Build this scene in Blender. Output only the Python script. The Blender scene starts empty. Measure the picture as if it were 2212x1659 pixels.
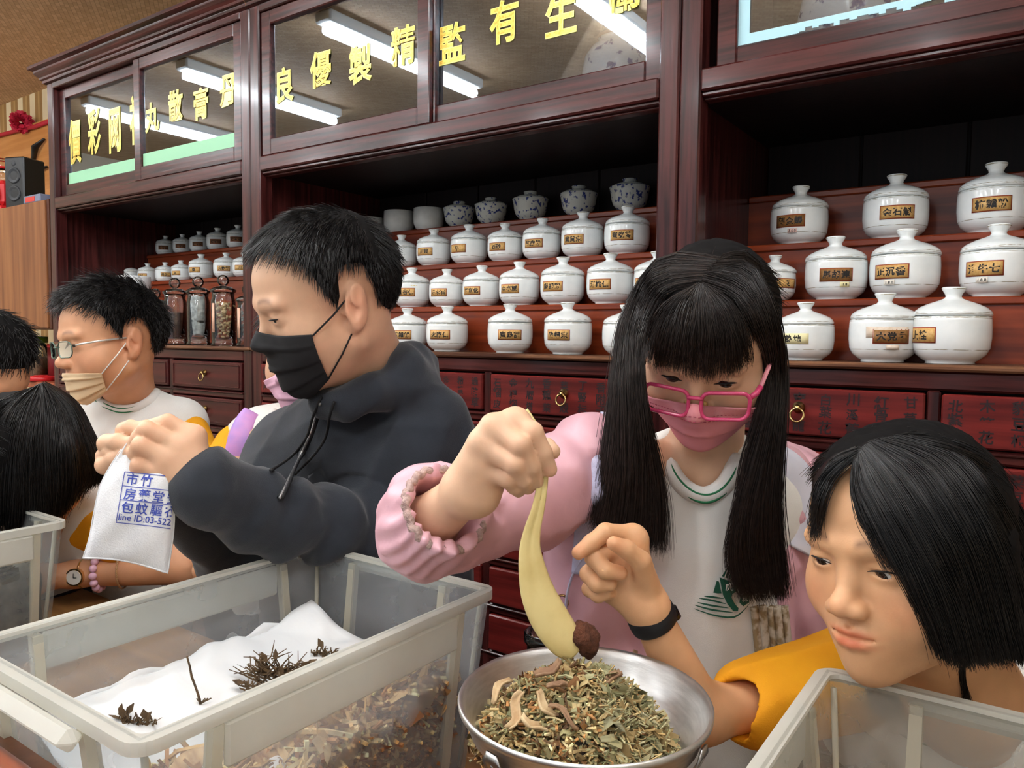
import bpy, math, random
import numpy as np
from math import sin, cos, tan, pi, radians, atan2, asin, sqrt, atan
S = bpy.context.scene
COL = S.collection
random.seed(7)
RNG = np.random.default_rng(11)

# ------------------------------------------------------------------ camera
FPX, CXP, CYP = 1660.0, 1106.0, 829.5
CAMP = np.array([0.0, 0.0, 1.27])
_yaw, _pit, _rol = radians(34.9), atan(100.5 / 1660), radians(0.6)
FW = np.array([-sin(_yaw) * cos(_pit), cos(_yaw) * cos(_pit), -sin(_pit)])
_r0 = np.array([cos(_yaw), sin(_yaw), 0.0]); _u0 = np.cross(_r0, FW)
RT = cos(_rol) * _r0 + sin(_rol) * _u0
UP = -sin(_rol) * _r0 + cos(_rol) * _u0
cd = bpy.data.cameras.new('camera'); cam = bpy.data.objects.new('camera', cd); COL.objects.link(cam)
from mathutils import Matrix, Vector
cam.matrix_world = Matrix(((RT[0], UP[0], -FW[0], CAMP[0]), (RT[1], UP[1], -FW[1], CAMP[1]), (RT[2], UP[2], -FW[2], CAMP[2]), (0, 0, 0, 1)))
cd.sensor_fit = 'HORIZONTAL'; cd.sensor_width = 36.0; cd.lens = FPX / 2212 * 36.0; cd.clip_start = 0.02
S.camera = cam
def at(x, y, t):
    """world point on the sight line of a pixel, t metres deep"""
    return CAMP + t * (FW + (x - CXP) / FPX * RT - (y - CYP) / FPX * UP)
def on_y(x, y, Y):
    d = FW + (x - CXP) / FPX * RT - (y - CYP) / FPX * UP
    return CAMP + d * ((Y - CAMP[1]) / d[1])
def on_z(x, y, Z):
    d = FW + (x - CXP) / FPX * RT - (y - CYP) / FPX * UP
    return CAMP + d * ((Z - CAMP[2]) / d[2])
def depth(P): return float((np.asarray(P) - CAMP) @ FW)
def cdir(a, b, c):
    """direction given as right / up / towards the camera"""
    v = a * RT + b * UP - c * FW
    return v / np.linalg.norm(v)

# ------------------------------------------------------------------ world, lights, exposure
w = bpy.data.worlds.new('shop_interior'); S.world = w; w.use_nodes = True
w.node_tree.nodes['Background'].inputs[0].default_value = (0.86, 0.93, 1.0, 1)
w.node_tree.nodes['Background'].inputs[1].default_value = 0.45
S.view_settings.view_transform = 'Standard'; S.view_settings.look = 'None'
S.view_settings.exposure = 0.75; S.view_settings.gamma = 1.0; S.view_settings.use_curve_mapping = False
TUBE_STRENGTH = 38.0

# ------------------------------------------------------------------ helpers
def lin(c):
    return tuple((v / 255 / 12.92) if v / 255 <= 0.04045 else ((v / 255 + 0.055) / 1.055) ** 2.4 for v in c)
MATS = {}
def mat(name, rgb=(128, 128, 128), rough=0.5, metal=0.0, spec=0.5, rgb2=None, scale=8.0, stretch=(1, 1, 1), detail=4.0, mix=(0.35, 0.7),
        bump=0.0, bscale=None, coat=0.0, emis=0.0, trans=0.0, ior=1.45, sss=0.0, attr=False, coord='Object', tex='noise', alpha=1.0, sheen=0.0):
    if name in MATS: return MATS[name]
    m = bpy.data.materials.new(name); m.use_nodes = True; nt = m.node_tree; N = nt.nodes; L = nt.links
    b = N['Principled BSDF']; MATS[name] = m
    b.inputs['Base Color'].default_value = (*lin(rgb), 1); b.inputs['Roughness'].default_value = rough
    b.inputs['Metallic'].default_value = metal; b.inputs['Specular IOR Level'].default_value = spec; b.inputs['IOR'].default_value = ior
    b.inputs['Coat Weight'].default_value = coat; b.inputs['Coat Roughness'].default_value = 0.12
    b.inputs['Transmission Weight'].default_value = trans; b.inputs['Alpha'].default_value = alpha
    b.inputs['Sheen Weight'].default_value = sheen
    if sss:
        b.inputs['Subsurface Weight'].default_value = sss; b.inputs['Subsurface Radius'].default_value = (0.006, 0.0025, 0.0015); b.inputs['Subsurface Scale'].default_value = 1.0
    if emis:
        b.inputs['Emission Color'].default_value = (*lin(rgb), 1); b.inputs['Emission Strength'].default_value = emis
    if rgb2 is not None or bump or attr:
        tc = N.new('ShaderNodeTexCoord'); mp = N.new('ShaderNodeMapping'); L.new(tc.outputs[coord], mp.inputs[0])
        mp.inputs['Scale'].default_value = stretch
        if tex == 'noise':
            t = N.new('ShaderNodeTexNoise'); t.inputs['Scale'].default_value = scale; t.inputs['Detail'].default_value = detail; out = t.outputs[0]
        else:
            t = N.new('ShaderNodeTexVoronoi'); t.inputs['Scale'].default_value = scale; out = t.outputs[0]
        L.new(mp.outputs[0], t.inputs['Vector'])
        if rgb2 is not None:
            r = N.new('ShaderNodeValToRGB'); r.color_ramp.elements[0].position = mix[0]; r.color_ramp.elements[1].position = mix[1]
            r.color_ramp.elements[0].color = (*lin(rgb), 1); r.color_ramp.elements[1].color = (*lin(rgb2), 1)
            L.new(out, r.inputs[0]); src = r.outputs[0]
            if attr:
                a = N.new('ShaderNodeVertexColor'); a.layer_name = 'tint'
                mx = N.new('ShaderNodeMix'); mx.data_type = 'RGBA'; mx.blend_type = 'MULTIPLY'; mx.inputs[0].default_value = 1
                L.new(src, mx.inputs[6]); L.new(a.outputs[0], mx.inputs[7]); src = mx.outputs[2]
            L.new(src, b.inputs['Base Color'])
        elif attr:
            a = N.new('ShaderNodeVertexColor'); a.layer_name = 'tint'; L.new(a.outputs[0], b.inputs['Base Color'])
        if bump:
            t2 = t
            if bscale:
                t2 = N.new('ShaderNodeTexNoise'); t2.inputs['Scale'].default_value = bscale; t2.inputs['Detail'].default_value = 5; L.new(mp.outputs[0], t2.inputs['Vector'])
            bp = N.new('ShaderNodeBump'); bp.inputs['Strength'].default_value = bump; bp.inputs['Distance'].default_value = 0.004
            L.new(t2.outputs[0], bp.inputs['Height']); L.new(bp.outputs[0], b.inputs['Normal'])
    return m

def make_mesh(name, V, faces, smooth=True, mats=(), midx=None, tint=None):
    """faces: int array (n,3|4) or list of tuples"""
    me = bpy.data.meshes.new(name); V = np.asarray(V, dtype=np.float32)
    if isinstance(faces, np.ndarray):
        k = faces.shape[1]; n = len(faces)
        me.vertices.add(len(V)); me.vertices.foreach_set('co', V.ravel())
        me.loops.add(n * k); me.loops.foreach_set('vertex_index', faces.astype(np.int32).ravel())
        me.polygons.add(n); me.polygons.foreach_set('loop_start', np.arange(0, n * k, k, dtype=np.int32))
        me.update(calc_edges=True)
    else:
        me.from_pydata([tuple(v) for v in V], [], [tuple(f) for f in faces])
    me.polygons.foreach_set('use_smooth', np.full(len(me.polygons), bool(smooth)))
    for m in mats: me.materials.append(m)
    if midx is not None: me.polygons.foreach_set('material_index', np.asarray(midx, dtype=np.int32))
    if tint is not None:
        a = me.color_attributes.new('tint', 'FLOAT_COLOR', 'POINT'); t = np.ones((len(V), 4), dtype=np.float32); t[:, :3] = tint
        a.data.foreach_set('color', t.ravel())
    me.update()
    return me
def link(name, me, parent=None, loc=None):
    o = bpy.data.objects.new(name, me); COL.objects.link(o)
    if parent is not None: o.parent = parent
    if loc is not None: o.location = loc
    return o
def tag(o, label=None, cat=None, group=None, kind=None):
    if label: o['label'] = label
    if cat: o['category'] = cat
    if group: o['group'] = group
    if kind: o['kind'] = kind
    return o
def thing(name, label, cat, loc=(0, 0, 0), group=None, rz=0.0):
    o = bpy.data.objects.new(name, None); o.empty_display_size = 0.05; COL.objects.link(o)
    o.location = tuple(float(v) for v in loc); o.rotation_euler = (0, 0, rz)
    return tag(o, label, cat, group)

class MB:
    """collects shapes into one mesh"""
    def __init__(s): s.V = []; s.F = []; s.M = []; s.n = 0; s.sm = []
    def add(s, V, F, m=0, smooth=False):
        V = np.asarray(V, dtype=float).reshape(-1, 3); s.V.append(V)
        for f in F: s.F.append(tuple(int(i) + s.n for i in f)); s.M.append(m); s.sm.append(smooth)
        s.n += len(V); return s
    def box(s, lo, hi, m=0, bev=0.0):
        lo = np.asarray(lo, float); hi = np.asarray(hi, float)
        b = min(bev, 0.45 * float((hi - lo).min()))
        if b <= 0:
            V = [(x, y, z) for x in (lo[0], hi[0]) for y in (lo[1], hi[1]) for z in (lo[2], hi[2])]
            return s.add(V, [(0, 1, 3, 2), (4, 6, 7, 5), (0, 4, 5, 1), (2, 3, 7, 6), (0, 2, 6, 4), (1, 5, 7, 3)], m)
        V = []; idx = {}
        for ix in (0, 1):
            for iy in (0, 1):
                for iz in (0, 1):
                    c = [(lo, hi)[i][k] for k, i in enumerate((ix, iy, iz))]; sg = [1 if i == 0 else -1 for i in (ix, iy, iz)]
                    for ax in range(3):
                        p = [c[k] + (0 if k == ax else sg[k] * b) for k in range(3)]; idx[ix, iy, iz, ax] = len(V); V.append(p)
        F = []
        for ax in range(3):
            o = [k for k in range(3) if k != ax]
            for e in (0, 1):
                q = []
                for i, j in ((0, 0), (1, 0), (1, 1), (0, 1)):
                    k = [0, 0, 0]; k[ax] = e; k[o[0]] = i; k[o[1]] = j; q.append(idx[(*k, ax)])
                if (e == 0) == (ax != 1): q = q[::-1]
                F.append(q)
        for ax in range(3):
            o = [k for k in range(3) if k != ax]
            for i in (0, 1):
                for j in (0, 1):
                    k0 = [0, 0, 0]; k0[o[0]] = i; k0[o[1]] = j; k1 = list(k0); k1[ax] = 1
                    q = [idx[(*k0, o[0])], idx[(*k1, o[0])], idx[(*k1, o[1])], idx[(*k0, o[1])]]
                    F.append(q)
        for c in [(i, j, k) for i in (0, 1) for j in (0, 1) for k in (0, 1)]:
            F.append([idx[(*c, 0)], idx[(*c, 1)], idx[(*c, 2)]])
        return s.add(V, F, m)
    def lathe(s, prof, seg=32, m=0, c=(0, 0, 0), smooth=True, sx=1.0, sy=1.0):
        V = []; F = []
        for r, z in prof:
            for k in range(seg):
                a = 2 * pi * k / seg; V.append((c[0] + sx * r * sin(a), c[1] - sy * r * cos(a), c[2] + z))
        n = len(prof)
        for i in range(n - 1):
            for k in range(seg):
                k2 = (k + 1) % seg; F.append((i * seg + k, i * seg + k2, (i + 1) * seg + k2, (i + 1) * seg + k))
        return s.add(V, F, m, smooth)
    def tube(s, pts, rad, seg=8, m=0, closed=False, cap=True, smooth=True, flat=None, up=None):
        P = np.asarray(pts, float); n = len(P); rad = np.broadcast_to(np.asarray(rad, float), (n,))
        T = (np.roll(P, -1, 0) - np.roll(P, 1, 0)) if closed else np.gradient(P, axis=0)
        T /= np.linalg.norm(T, axis=1)[:, None] + 1e-12
        u = np.asarray(up, float) if up is not None else (np.array([0, 0, 1.0]) if abs(T[0][2]) < 0.9 else np.array([1.0, 0, 0]))
        V = []
        for i in range(n):
            if up is not None: u = np.asarray(up, float)
            u = u - T[i] * (u @ T[i]); u /= np.linalg.norm(u) + 1e-12; v = np.cross(T[i], u)
            fx = 1.0 if flat is None else flat
            for k in range(seg):
                a = 2 * pi * k / seg; V.append(P[i] + rad[i] * (cos(a) * u * fx + sin(a) * v))
        F = []
        for i in range(n if closed else n - 1):
            j = (i + 1) % n
            for k in range(seg):
                k2 = (k + 1) % seg; F.append((i * seg + k, i * seg + k2, j * seg + k2, j * seg + k))
        if cap and not closed: F.append(tuple(range(seg))[::-1]); F.append(tuple((n - 1) * seg + k for k in range(seg)))
        return s.add(V, F, m, smooth)
    def grid(s, G, m=0, smooth=True, thick=0.0, nrm=None):
        G = np.asarray(G, float); a, b = G.shape[:2]
        if thick == 0:
            F = [(i * b + j, i * b + j + 1, (i + 1) * b + j + 1, (i + 1) * b + j) for i in range(a - 1) for j in range(b - 1)]
            return s.add(G.reshape(-1, 3), F, m, smooth)
        du = np.gradient(G, axis=0); dv = np.gradient(G, axis=1); nn = np.cross(du, dv); nn /= np.linalg.norm(nn, axis=2)[..., None] + 1e-12
        A = (G + nn * thick / 2).reshape(-1, 3); B = (G - nn * thick / 2).reshape(-1, 3); o = a * b
        q = lambda i, j: i * b + j
        F = []
        for i in range(a - 1):
            for j in range(b - 1):
                F.append((q(i, j), q(i + 1, j), q(i + 1, j + 1), q(i, j + 1))); F.append((o + q(i, j), o + q(i, j + 1), o + q(i + 1, j + 1), o + q(i + 1, j)))
        for i in range(a - 1):
            for j, d in ((0, 1), (b - 1, 0)):
                f = (q(i, j), q(i + 1, j), o + q(i + 1, j), o + q(i, j)); F.append(f if not d else f[::-1])
        for j in range(b - 1):
            for i, d in ((0, 0), (a - 1, 1)):
                f = (q(i, j), q(i, j + 1), o + q(i, j + 1), o + q(i, j)); F.append(f if not d else f[::-1])
        return s.add(np.vstack([A, B]), F, m, smooth)
    def mesh(s, name, mats, fix=True):
        me = make_mesh(name, np.vstack(s.V), s.F, False, mats, s.M)
        me.polygons.foreach_set('use_smooth', np.array(s.sm, dtype=bool))
        if fix:
            import bmesh
            bm = bmesh.new(); bm.from_mesh(me); bmesh.ops.recalc_face_normals(bm, faces=bm.faces); bm.to_mesh(me); bm.free()
        me.update(); return me
    def build(s, name, mats, parent=None, loc=None, fix=True):
        if not isinstance(mats, (list, tuple)): mats = [mats]
        return link(name, s.mesh(name, mats, fix), parent, loc)

_TX = {}
def text_geo(t, size=1.0, bold=0.0):
    """outline text as flat triangles centred on the origin, height about size"""
    key = (t, bold)
    if key not in _TX:
        c = bpy.data.curves.new('lettering', 'FONT'); c.body = t; c.size = 1.0; c.align_x = 'CENTER'; c.align_y = 'CENTER'; c.offset = bold; c.resolution_u = 2; c.fill_mode = 'FRONT'
        o = bpy.data.objects.new('lettering', c); COL.objects.link(o)
        dg = bpy.context.evaluated_depsgraph_get(); ev = o.evaluated_get(dg); me = ev.to_mesh()
        V = np.zeros(len(me.vertices) * 3); me.vertices.foreach_get('co', V); V = V.reshape(-1, 3)
        F = [tuple(p.vertices) for p in me.polygons]
        ev.to_mesh_clear(); bpy.data.objects.remove(o); bpy.data.curves.remove(c)
        if len(V): V = V - (V.max(0) + V.min(0)) / 2
        _TX[key] = (V[:, :2], F)
    V, F = _TX[key]
    return V * size, F
def text_on(mb, t, size, fn, m=0, bold=0.0, sx=1.0, sy=1.0, du=0.0, dv=0.0, rot=0.0):
    V, F = text_geo(t, size, bold)
    if not len(V): return
    x, y = V[:, 0] * sx, V[:, 1] * sy
    if rot: x, y = x * cos(rot) - y * sin(rot), x * sin(rot) + y * cos(rot)
    mb.add(np.array([fn(a + du, b + dv) for a, b in zip(x, y)]), F, m)

# ------------------------------------------------------------------ materials of the room and the cabinet
def wood(name, c1, c2, rough, ax, coat=0.0, scale=9.0, bump=0.12):
    st = [9.0, 9.0, 9.0]; st[ax] = 0.45
    return mat(name, c1, rough, spec=0.28, rgb2=c2, scale=scale, stretch=st, bump=bump, coat=coat, mix=(0.36, 0.64), detail=8)
W_X = wood('mahogany_rail', (38, 13, 12), (78, 33, 30), 0.28, 0, 0.22)
W_Z = wood('mahogany_post', (38, 13, 13), (76, 33, 31), 0.28, 2, 0.22)
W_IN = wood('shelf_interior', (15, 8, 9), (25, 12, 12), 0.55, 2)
W_STEP = wood('red_brown_step', (88, 31, 14), (134, 56, 26), 0.32, 0, 0.3, 5.0)
W_LEDGE = wood('worn_ledge', (66, 36, 24), (120, 82, 58), 0.4, 0)
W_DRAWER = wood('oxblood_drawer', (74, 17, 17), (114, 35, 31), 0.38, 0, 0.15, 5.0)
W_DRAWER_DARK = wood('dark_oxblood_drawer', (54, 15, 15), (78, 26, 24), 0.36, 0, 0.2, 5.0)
INK = mat('black_ink', (30, 14, 16), 0.5)
BRASS = mat('aged_brass', (206, 180, 124), 0.25, metal=1.0, rgb2=(150, 118, 70), scale=60)
GOLD = mat('gold_leaf', (236, 200, 84), 0.35, metal=0.25, rgb2=(206, 158, 48), scale=160, mix=(0.45, 0.62))
GOLD_EDGE = mat('bright_gold_edge', (250, 226, 120), 0.35, metal=0.15)

def glass_mat(name, tint, ior, rough=0.02, boost=0.0):
    m = bpy.data.materials.new(name); m.use_nodes = True; nt = m.node_tree; N = nt.nodes; L = nt.links; N.remove(N['Principled BSDF'])
    o = N['Material Output']; tr = N.new('ShaderNodeBsdfTransparent'); gl = N.new('ShaderNodeBsdfGlossy'); mx = N.new('ShaderNodeMixShader'); fr = N.new('ShaderNodeFresnel')
    tr.inputs[0].default_value = (*tint, 1); gl.inputs['Roughness'].default_value = rough; gl.inputs[0].default_value = (.82, .91, 1.0, 1) if boost > .1 else (1, 1, 1, 1); fr.inputs[0].default_value = ior
    ad = N.new('ShaderNodeMath'); ad.operation = 'ADD'; ad.use_clamp = True; ad.inputs[1].default_value = boost
    L.new(fr.outputs[0], ad.inputs[0]); L.new(ad.outputs[0], mx.inputs[0]); L.new(tr.outputs[0], mx.inputs[1]); L.new(gl.outputs[0], mx.inputs[2]); L.new(mx.outputs[0], o.inputs[0])
    MATS[name] = m; return m
PANE = glass_mat('cabinet_glass', (0.96, 0.97, 0.98), 1.7, 0.015, 0.16)
JARGLASS = glass_mat('jar_glass', (0.965, 0.98, 0.97), 1.45, 0.03, 0.02)
LENS = glass_mat('spectacle_lens', (0.97, 0.98, 0.98), 1.4, 0.0, 0.0)

# ------------------------------------------------------------------ room shell
def structure(name, mb, m, label=None):
    o = mb.build(name, m); o['kind'] = 'structure'; return o
CEIL = 2.66; BACK = 2.14
mc = mat('woven_ceiling', (214, 180, 142), 0.7)
nt = mc.node_tree; N = nt.nodes; L = nt.links
tc = N.new('ShaderNodeTexCoord'); mp = N.new('ShaderNodeMapping'); mp.inputs['Rotation'].default_value = (0, 0, 0.6); L.new(tc.outputs['Object'], mp.inputs[0])
bk = N.new('ShaderNodeTexBrick'); bk.inputs['Scale'].default_value = 14; bk.inputs['Mortar Size'].default_value = 0.012; bk.inputs['Color1'].default_value = (*lin((218, 184, 146)), 1); bk.inputs['Color2'].default_value = (*lin((196, 160, 122)), 1); bk.inputs['Mortar'].default_value = (*lin((160, 124, 90)), 1)
L.new(mp.outputs[0], bk.inputs[0]); L.new(bk.outputs[0], N['Principled BSDF'].inputs['Base Color'])
structure('floor', MB().box((-6.2, -3.2, -0.05), (2.4, BACK, 0.0)), mat('floor_tiles', (120, 112, 104), 0.4, rgb2=(146, 138, 128), scale=3))
structure('ceiling', MB().box((-6.2, -3.2, CEIL), (2.4, BACK + 0.1, CEIL + 0.05)), mc)
mw = mat('striped_wallpaper', (226, 206, 166), 0.7); nt = mw.node_tree; N = nt.nodes; L = nt.links
tc = N.new('ShaderNodeTexCoord'); sp = N.new('ShaderNodeSeparateXYZ'); L.new(tc.outputs['Object'], sp.inputs[0])
mm = N.new('ShaderNodeMath'); mm.operation = 'MULTIPLY'; mm.inputs[1].default_value = 1 / 0.155; L.new(sp.outputs[0], mm.inputs[0])
fr = N.new('ShaderNodeMath'); fr.operation = 'FRACT'; L.new(mm.outputs[0], fr.inputs[0])
rp = N.new('ShaderNodeValToRGB'); rp.color_ramp.interpolation = 'CONSTANT'; e = rp.color_ramp.elements
e[0].position = 0; e[0].color = (*lin((230, 212, 172)), 1); e[1].position = 0.42; e[1].color = (*lin((166, 128, 76)), 1)
for pos, c in ((0.66, (186, 150, 96)), (0.78, (160, 122, 72))):
    k = e.new(pos); k.color = (*lin(c), 1)
L.new(fr.outputs[0], rp.inputs[0]); L.new(rp.outputs[0], N['Principled BSDF'].inputs['Base Color'])
structure('wall_back', MB().box((-6.2, BACK, 0.0), (2.4, BACK + 0.1, CEIL)), mw)
structure('wall_left', MB().box((-6.25, -3.2, 0.0), (-6.2, BACK + 0.1, CEIL)), mat('cream_wall', (214, 200, 176), 0.7))
structure('wall_right', MB().box((2.4, -3.2, 0.0), (2.45, BACK + 0.1, CEIL)), mat('cream_wall', (214, 200, 176), 0.7))

# ceiling tube lights: they run towards the cabinet, the counter row mirrors in its panes
m_on = mat('lit_tube', (244, 250, 255), 0.4, emis=TUBE_STRENGTH); m_fix = mat('white_enamel', (235, 235, 232), 0.4)
proto = None
for row, y0 in enumerate((-0.18, -1.9)):  # second row, behind the camera, is unseen and added as fill light
    for i in range(6):
        x = -4.72 + 1.055 * i
        t = thing('tube_light', 'white ceiling tube light, %s from the left, over %s' % (('first', 'second', 'third', 'fourth', 'fifth', 'sixth')[i], 'the shop counter' if row == 0 else 'the customers, added unseen fill'), 'lamp', (x, y0, CEIL), 'tube lights over the shop counter' if row == 0 else 'added fill tubes over the shop floor')
        if proto is None:
            a = MB().box((-0.05, -0.02, -0.05), (0.05, 1.02, 0.0), 0, 0.008).build('fixture', m_fix, t)
            b = MB().tube([(0, 0.0, -0.075), (0, 1.0, -0.075)], 0.024, 12).build('tube', m_on, t)
            proto = (a.data, b.data)
        else:
            link('fixture', proto[0], t); link('tube', proto[1], t)

# ------------------------------------------------------------------ medicine cabinet units
FY = 1.55; LEDGE = 1.23; XS = (-3.44, -2.102, -0.661, 0.78); PW = 0.046
RB, RTOP, FB, CB, CT = 1.782, 1.828, 2.268, 2.289, 2.357
STEP_Y = (1.685, 1.82, 1.955); STEP_Z = (1.356, 1.492, 1.63)
def pane_rect(i): pass
DRAWER_TEXT = ['石榴皮', '金櫻榴', '九層塔', '香蕉葉', '菜豆殼', '丁豎杇', '香附子', '威靈仙', '茯苓片', '馬蹄金', '蜈蚣草', '金銀草', '希薟草', '過路草', '王不留', '下山虎', '穿山龍', '白葉花', '川溪蕉', '紅骨蛇', '甘草梢', '北紫草', '木筆花', '豹豆根', '麥門冬', '連翹心']
LABELS = [('left', 'dark wood cabinet unit at the far left, with seal-script gilt panes'), ('middle', 'dark wood cabinet unit in the middle, holding the most white jars'), ('right', 'dark wood cabinet unit at the right, with pale blue edged pane')]
unit_objs = []
for ui in range(3):
    x0, x1 = XS[ui], XS[ui + 1]; a, b = x0 + 0.001, x1 - 0.001
    U = thing('medicine_cabinet', LABELS[ui][1], 'cabinet', ((a + b) / 2, FY + 0.28, 0)); unit_objs.append(U)
    ox = (a + b) / 2; oy = FY + 0.28
    def part(name, mb, m, parent=None):
        o = mb.build(name, m, parent or U)
        if parent is None: o.location = (-ox, -oy, 0)
        return o
    for xa, xb in ((a, a + PW), (b - PW, b)):
        part('side_post', MB().box((xa, FY, 0), (xb, FY + 0.05, FB + 0.03), 0, 0.004), W_Z)
    for xa, xb in ((a, a + 0.02), (b - 0.02, b)):
        part('side_panel', MB().box((xa, FY + 0.05, 0), (xb, BACK - 0.02, CB), 0), W_Z)
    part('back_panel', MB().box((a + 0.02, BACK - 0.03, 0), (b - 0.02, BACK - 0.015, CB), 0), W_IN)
    nb = 6
    for k in range(nb):
        wa = a + 0.02 + (b - a - 0.04) * k / nb; wb = a + 0.02 + (b - a - 0.04) * (k + 1) / nb
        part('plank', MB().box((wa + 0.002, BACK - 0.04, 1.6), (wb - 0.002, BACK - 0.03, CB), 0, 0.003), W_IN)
    # rails
    part('door_rail', MB().box((a + PW, FY - 0.002, RB), (b - PW, FY + 0.05, RTOP), 0, 0.004).box((a + PW, FY + 0.008, RB - 0.008), (b - PW, FY + 0.05, RB), 0, 0.002).box((a + PW, FY + 0.022, RB - 0.014), (b - PW, FY + 0.05, RB - 0.008), 0, 0.002), W_X)
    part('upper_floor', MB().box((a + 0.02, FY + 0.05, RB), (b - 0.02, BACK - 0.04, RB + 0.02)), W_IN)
    part('frieze', MB().box((a + PW, FY - 0.001, FB), (b - PW, FY + 0.05, CB + 0.03), 0, 0.003), W_X)
    part('top_panel', MB().box((a, FY + 0.05, CB), (b, BACK - 0.02, CB + 0.02)), W_X)
    # cornice: stepped moulding
    prof = [(0.0, CB), (0.012, CB + 0.004), (0.012, CB + 0.014), (0.02, CB + 0.018), (0.02, CB + 0.026), (0.03, CB + 0.034), (0.036, CB + 0.042), (0.036, CB + 0.05), (0.052, CB + 0.056), (0.052, CT), (-0.03, CT)]
    mb = MB(); e0 = 1.0 if ui == 0 else 0.0
    V = []; F = []
    for k, (p, z) in enumerate(prof):
        V += [(a - p * e0, FY - p, z), (b, FY - p, z)]
        if ui == 0: pass
    for k in range(len(prof) - 1): F.append((2 * k, 2 * k + 1, 2 * k + 3, 2 * k + 2))
    mb.add(V, F)
    if ui == 0:
        V = []; F = []
        for k, (p, z) in enumerate(prof): V += [(a - p, FY - p, z), (a - p, BACK - 0.02, z)]
        for k in range(len(prof) - 1): F.append((2 * k, 2 * k + 1, 2 * k + 3, 2 * k + 2))
        mb.add(V, F)
    part('cornice', mb, W_X)
    # worktop ledge, steps
    part('ledge', MB().box((a + 0.0, FY - 0.012, LEDGE - 0.012), (b, STEP_Y[0] + 0.01, LEDGE), 0, 0.004), W_LEDGE)
    part('ledge_rail', MB().box((a + PW, FY + 0.0, 1.183), (b - PW, FY + 0.05, LEDGE - 0.012), 0, 0.004), W_X)
    zb = LEDGE
    for k in range(3):
        if ui == 0 and k == 0: continue
        y1 = STEP_Y[k + 1] if k < 2 else BACK - 0.045
        z0 = LEDGE if (k == 0 or (ui == 0 and k == 1)) else STEP_Z[k - 1]
        part('shelf_step', MB().box((a + 0.02, STEP_Y[k] + 0.006, z0), (b - 0.02, STEP_Y[k] + 0.02, STEP_Z[k] - 0.016), 0).box((a + 0.02, STEP_Y[k], STEP_Z[k] - 0.016), (b - 0.02, y1, STEP_Z[k]), 0, 0.003), W_STEP)
    # drawers: three columns, five rows
    iw = (b - a - 2 * PW) / 3; pitch = 0.1225; ztop = 1.178; dh = 0.092
    for r in range(6):
        zz = ztop - r * pitch
        part('drawer_rail', MB().box((a + PW, FY + 0.001, zz - pitch + 0.003), (b - PW, FY + 0.05, zz - dh - 0.003), 0, 0.004).box((a + PW, FY - 0.004, zz - dh - 0.012), (b - PW, FY + 0.02, zz - dh - 0.006), 0, 0.002), W_X)
    for c in (1, 2):
        xm = a + PW + iw * c
        part('drawer_post', MB().box((xm - 0.011, FY + 0.0, 0.1), (xm + 0.011, FY + 0.05, 1.183), 0, 0.003), W_Z)
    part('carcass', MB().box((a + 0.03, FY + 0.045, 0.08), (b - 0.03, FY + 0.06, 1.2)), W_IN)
    part('base_panel', MB().box((a + PW, FY + 0.004, 0.0), (b - PW, FY + 0.045, ztop - 6 * pitch + 0.02), 0, 0.003), W_X)
    for r in range(6):
        for c in range(3):
            zz = ztop - r * pitch; xa = a + PW + iw * c + (0.013 if c else 0.003); xb = a + PW + iw * (c + 1) - (0.013 if c < 2 else 0.003)
            cx, cz = (xa + xb) / 2, zz - dh / 2; hw, hh = (xb - xa) / 2, dh / 2
            d = link('drawer', None, U) if False else None
            mb = MB().box((-hw, -0.006, -hh), (hw, 0.03, hh), 0, 0.003)
            if ui == 0:
                for s in (-1, 1): mb.box((-hw + 0.012, -0.0085, s * (hh - 0.01) - 0.002), (hw - 0.012, -0.005, s * (hh - 0.01) + 0.002), 0, 0.001).box((s * (hw - 0.012) - 0.002, -0.0085, -hh + 0.01), (s * (hw - 0.012) + 0.002, -0.005, hh - 0.01), 0, 0.001)
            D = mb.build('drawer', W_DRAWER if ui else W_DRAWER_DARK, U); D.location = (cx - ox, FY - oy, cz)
            # ring pull
            pr = MB().lathe([(0.0, 0.0), (0.011, 0.0), (0.012, 0.003), (0.006, 0.007), (0.006, 0.012), (0.007, 0.015), (0.0, 0.017)], 16)
            pv = pr.V[-1].copy(); pr.V[-1] = np.stack([pv[:, 0], -0.006 - pv[:, 2], pv[:, 1] + 0.008], 1)
            q = [(0.013 * sin(t), -0.0195 - 0.004 * (1 - cos(t)) / 2, -0.006 + 0.013 * cos(t)) for t in np.linspace(0, 2 * pi, 20, endpoint=False)]
            pr.tube(q, 0.0022, 8, closed=True)
            pr.build('ring_pull', BRASS, D)
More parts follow.
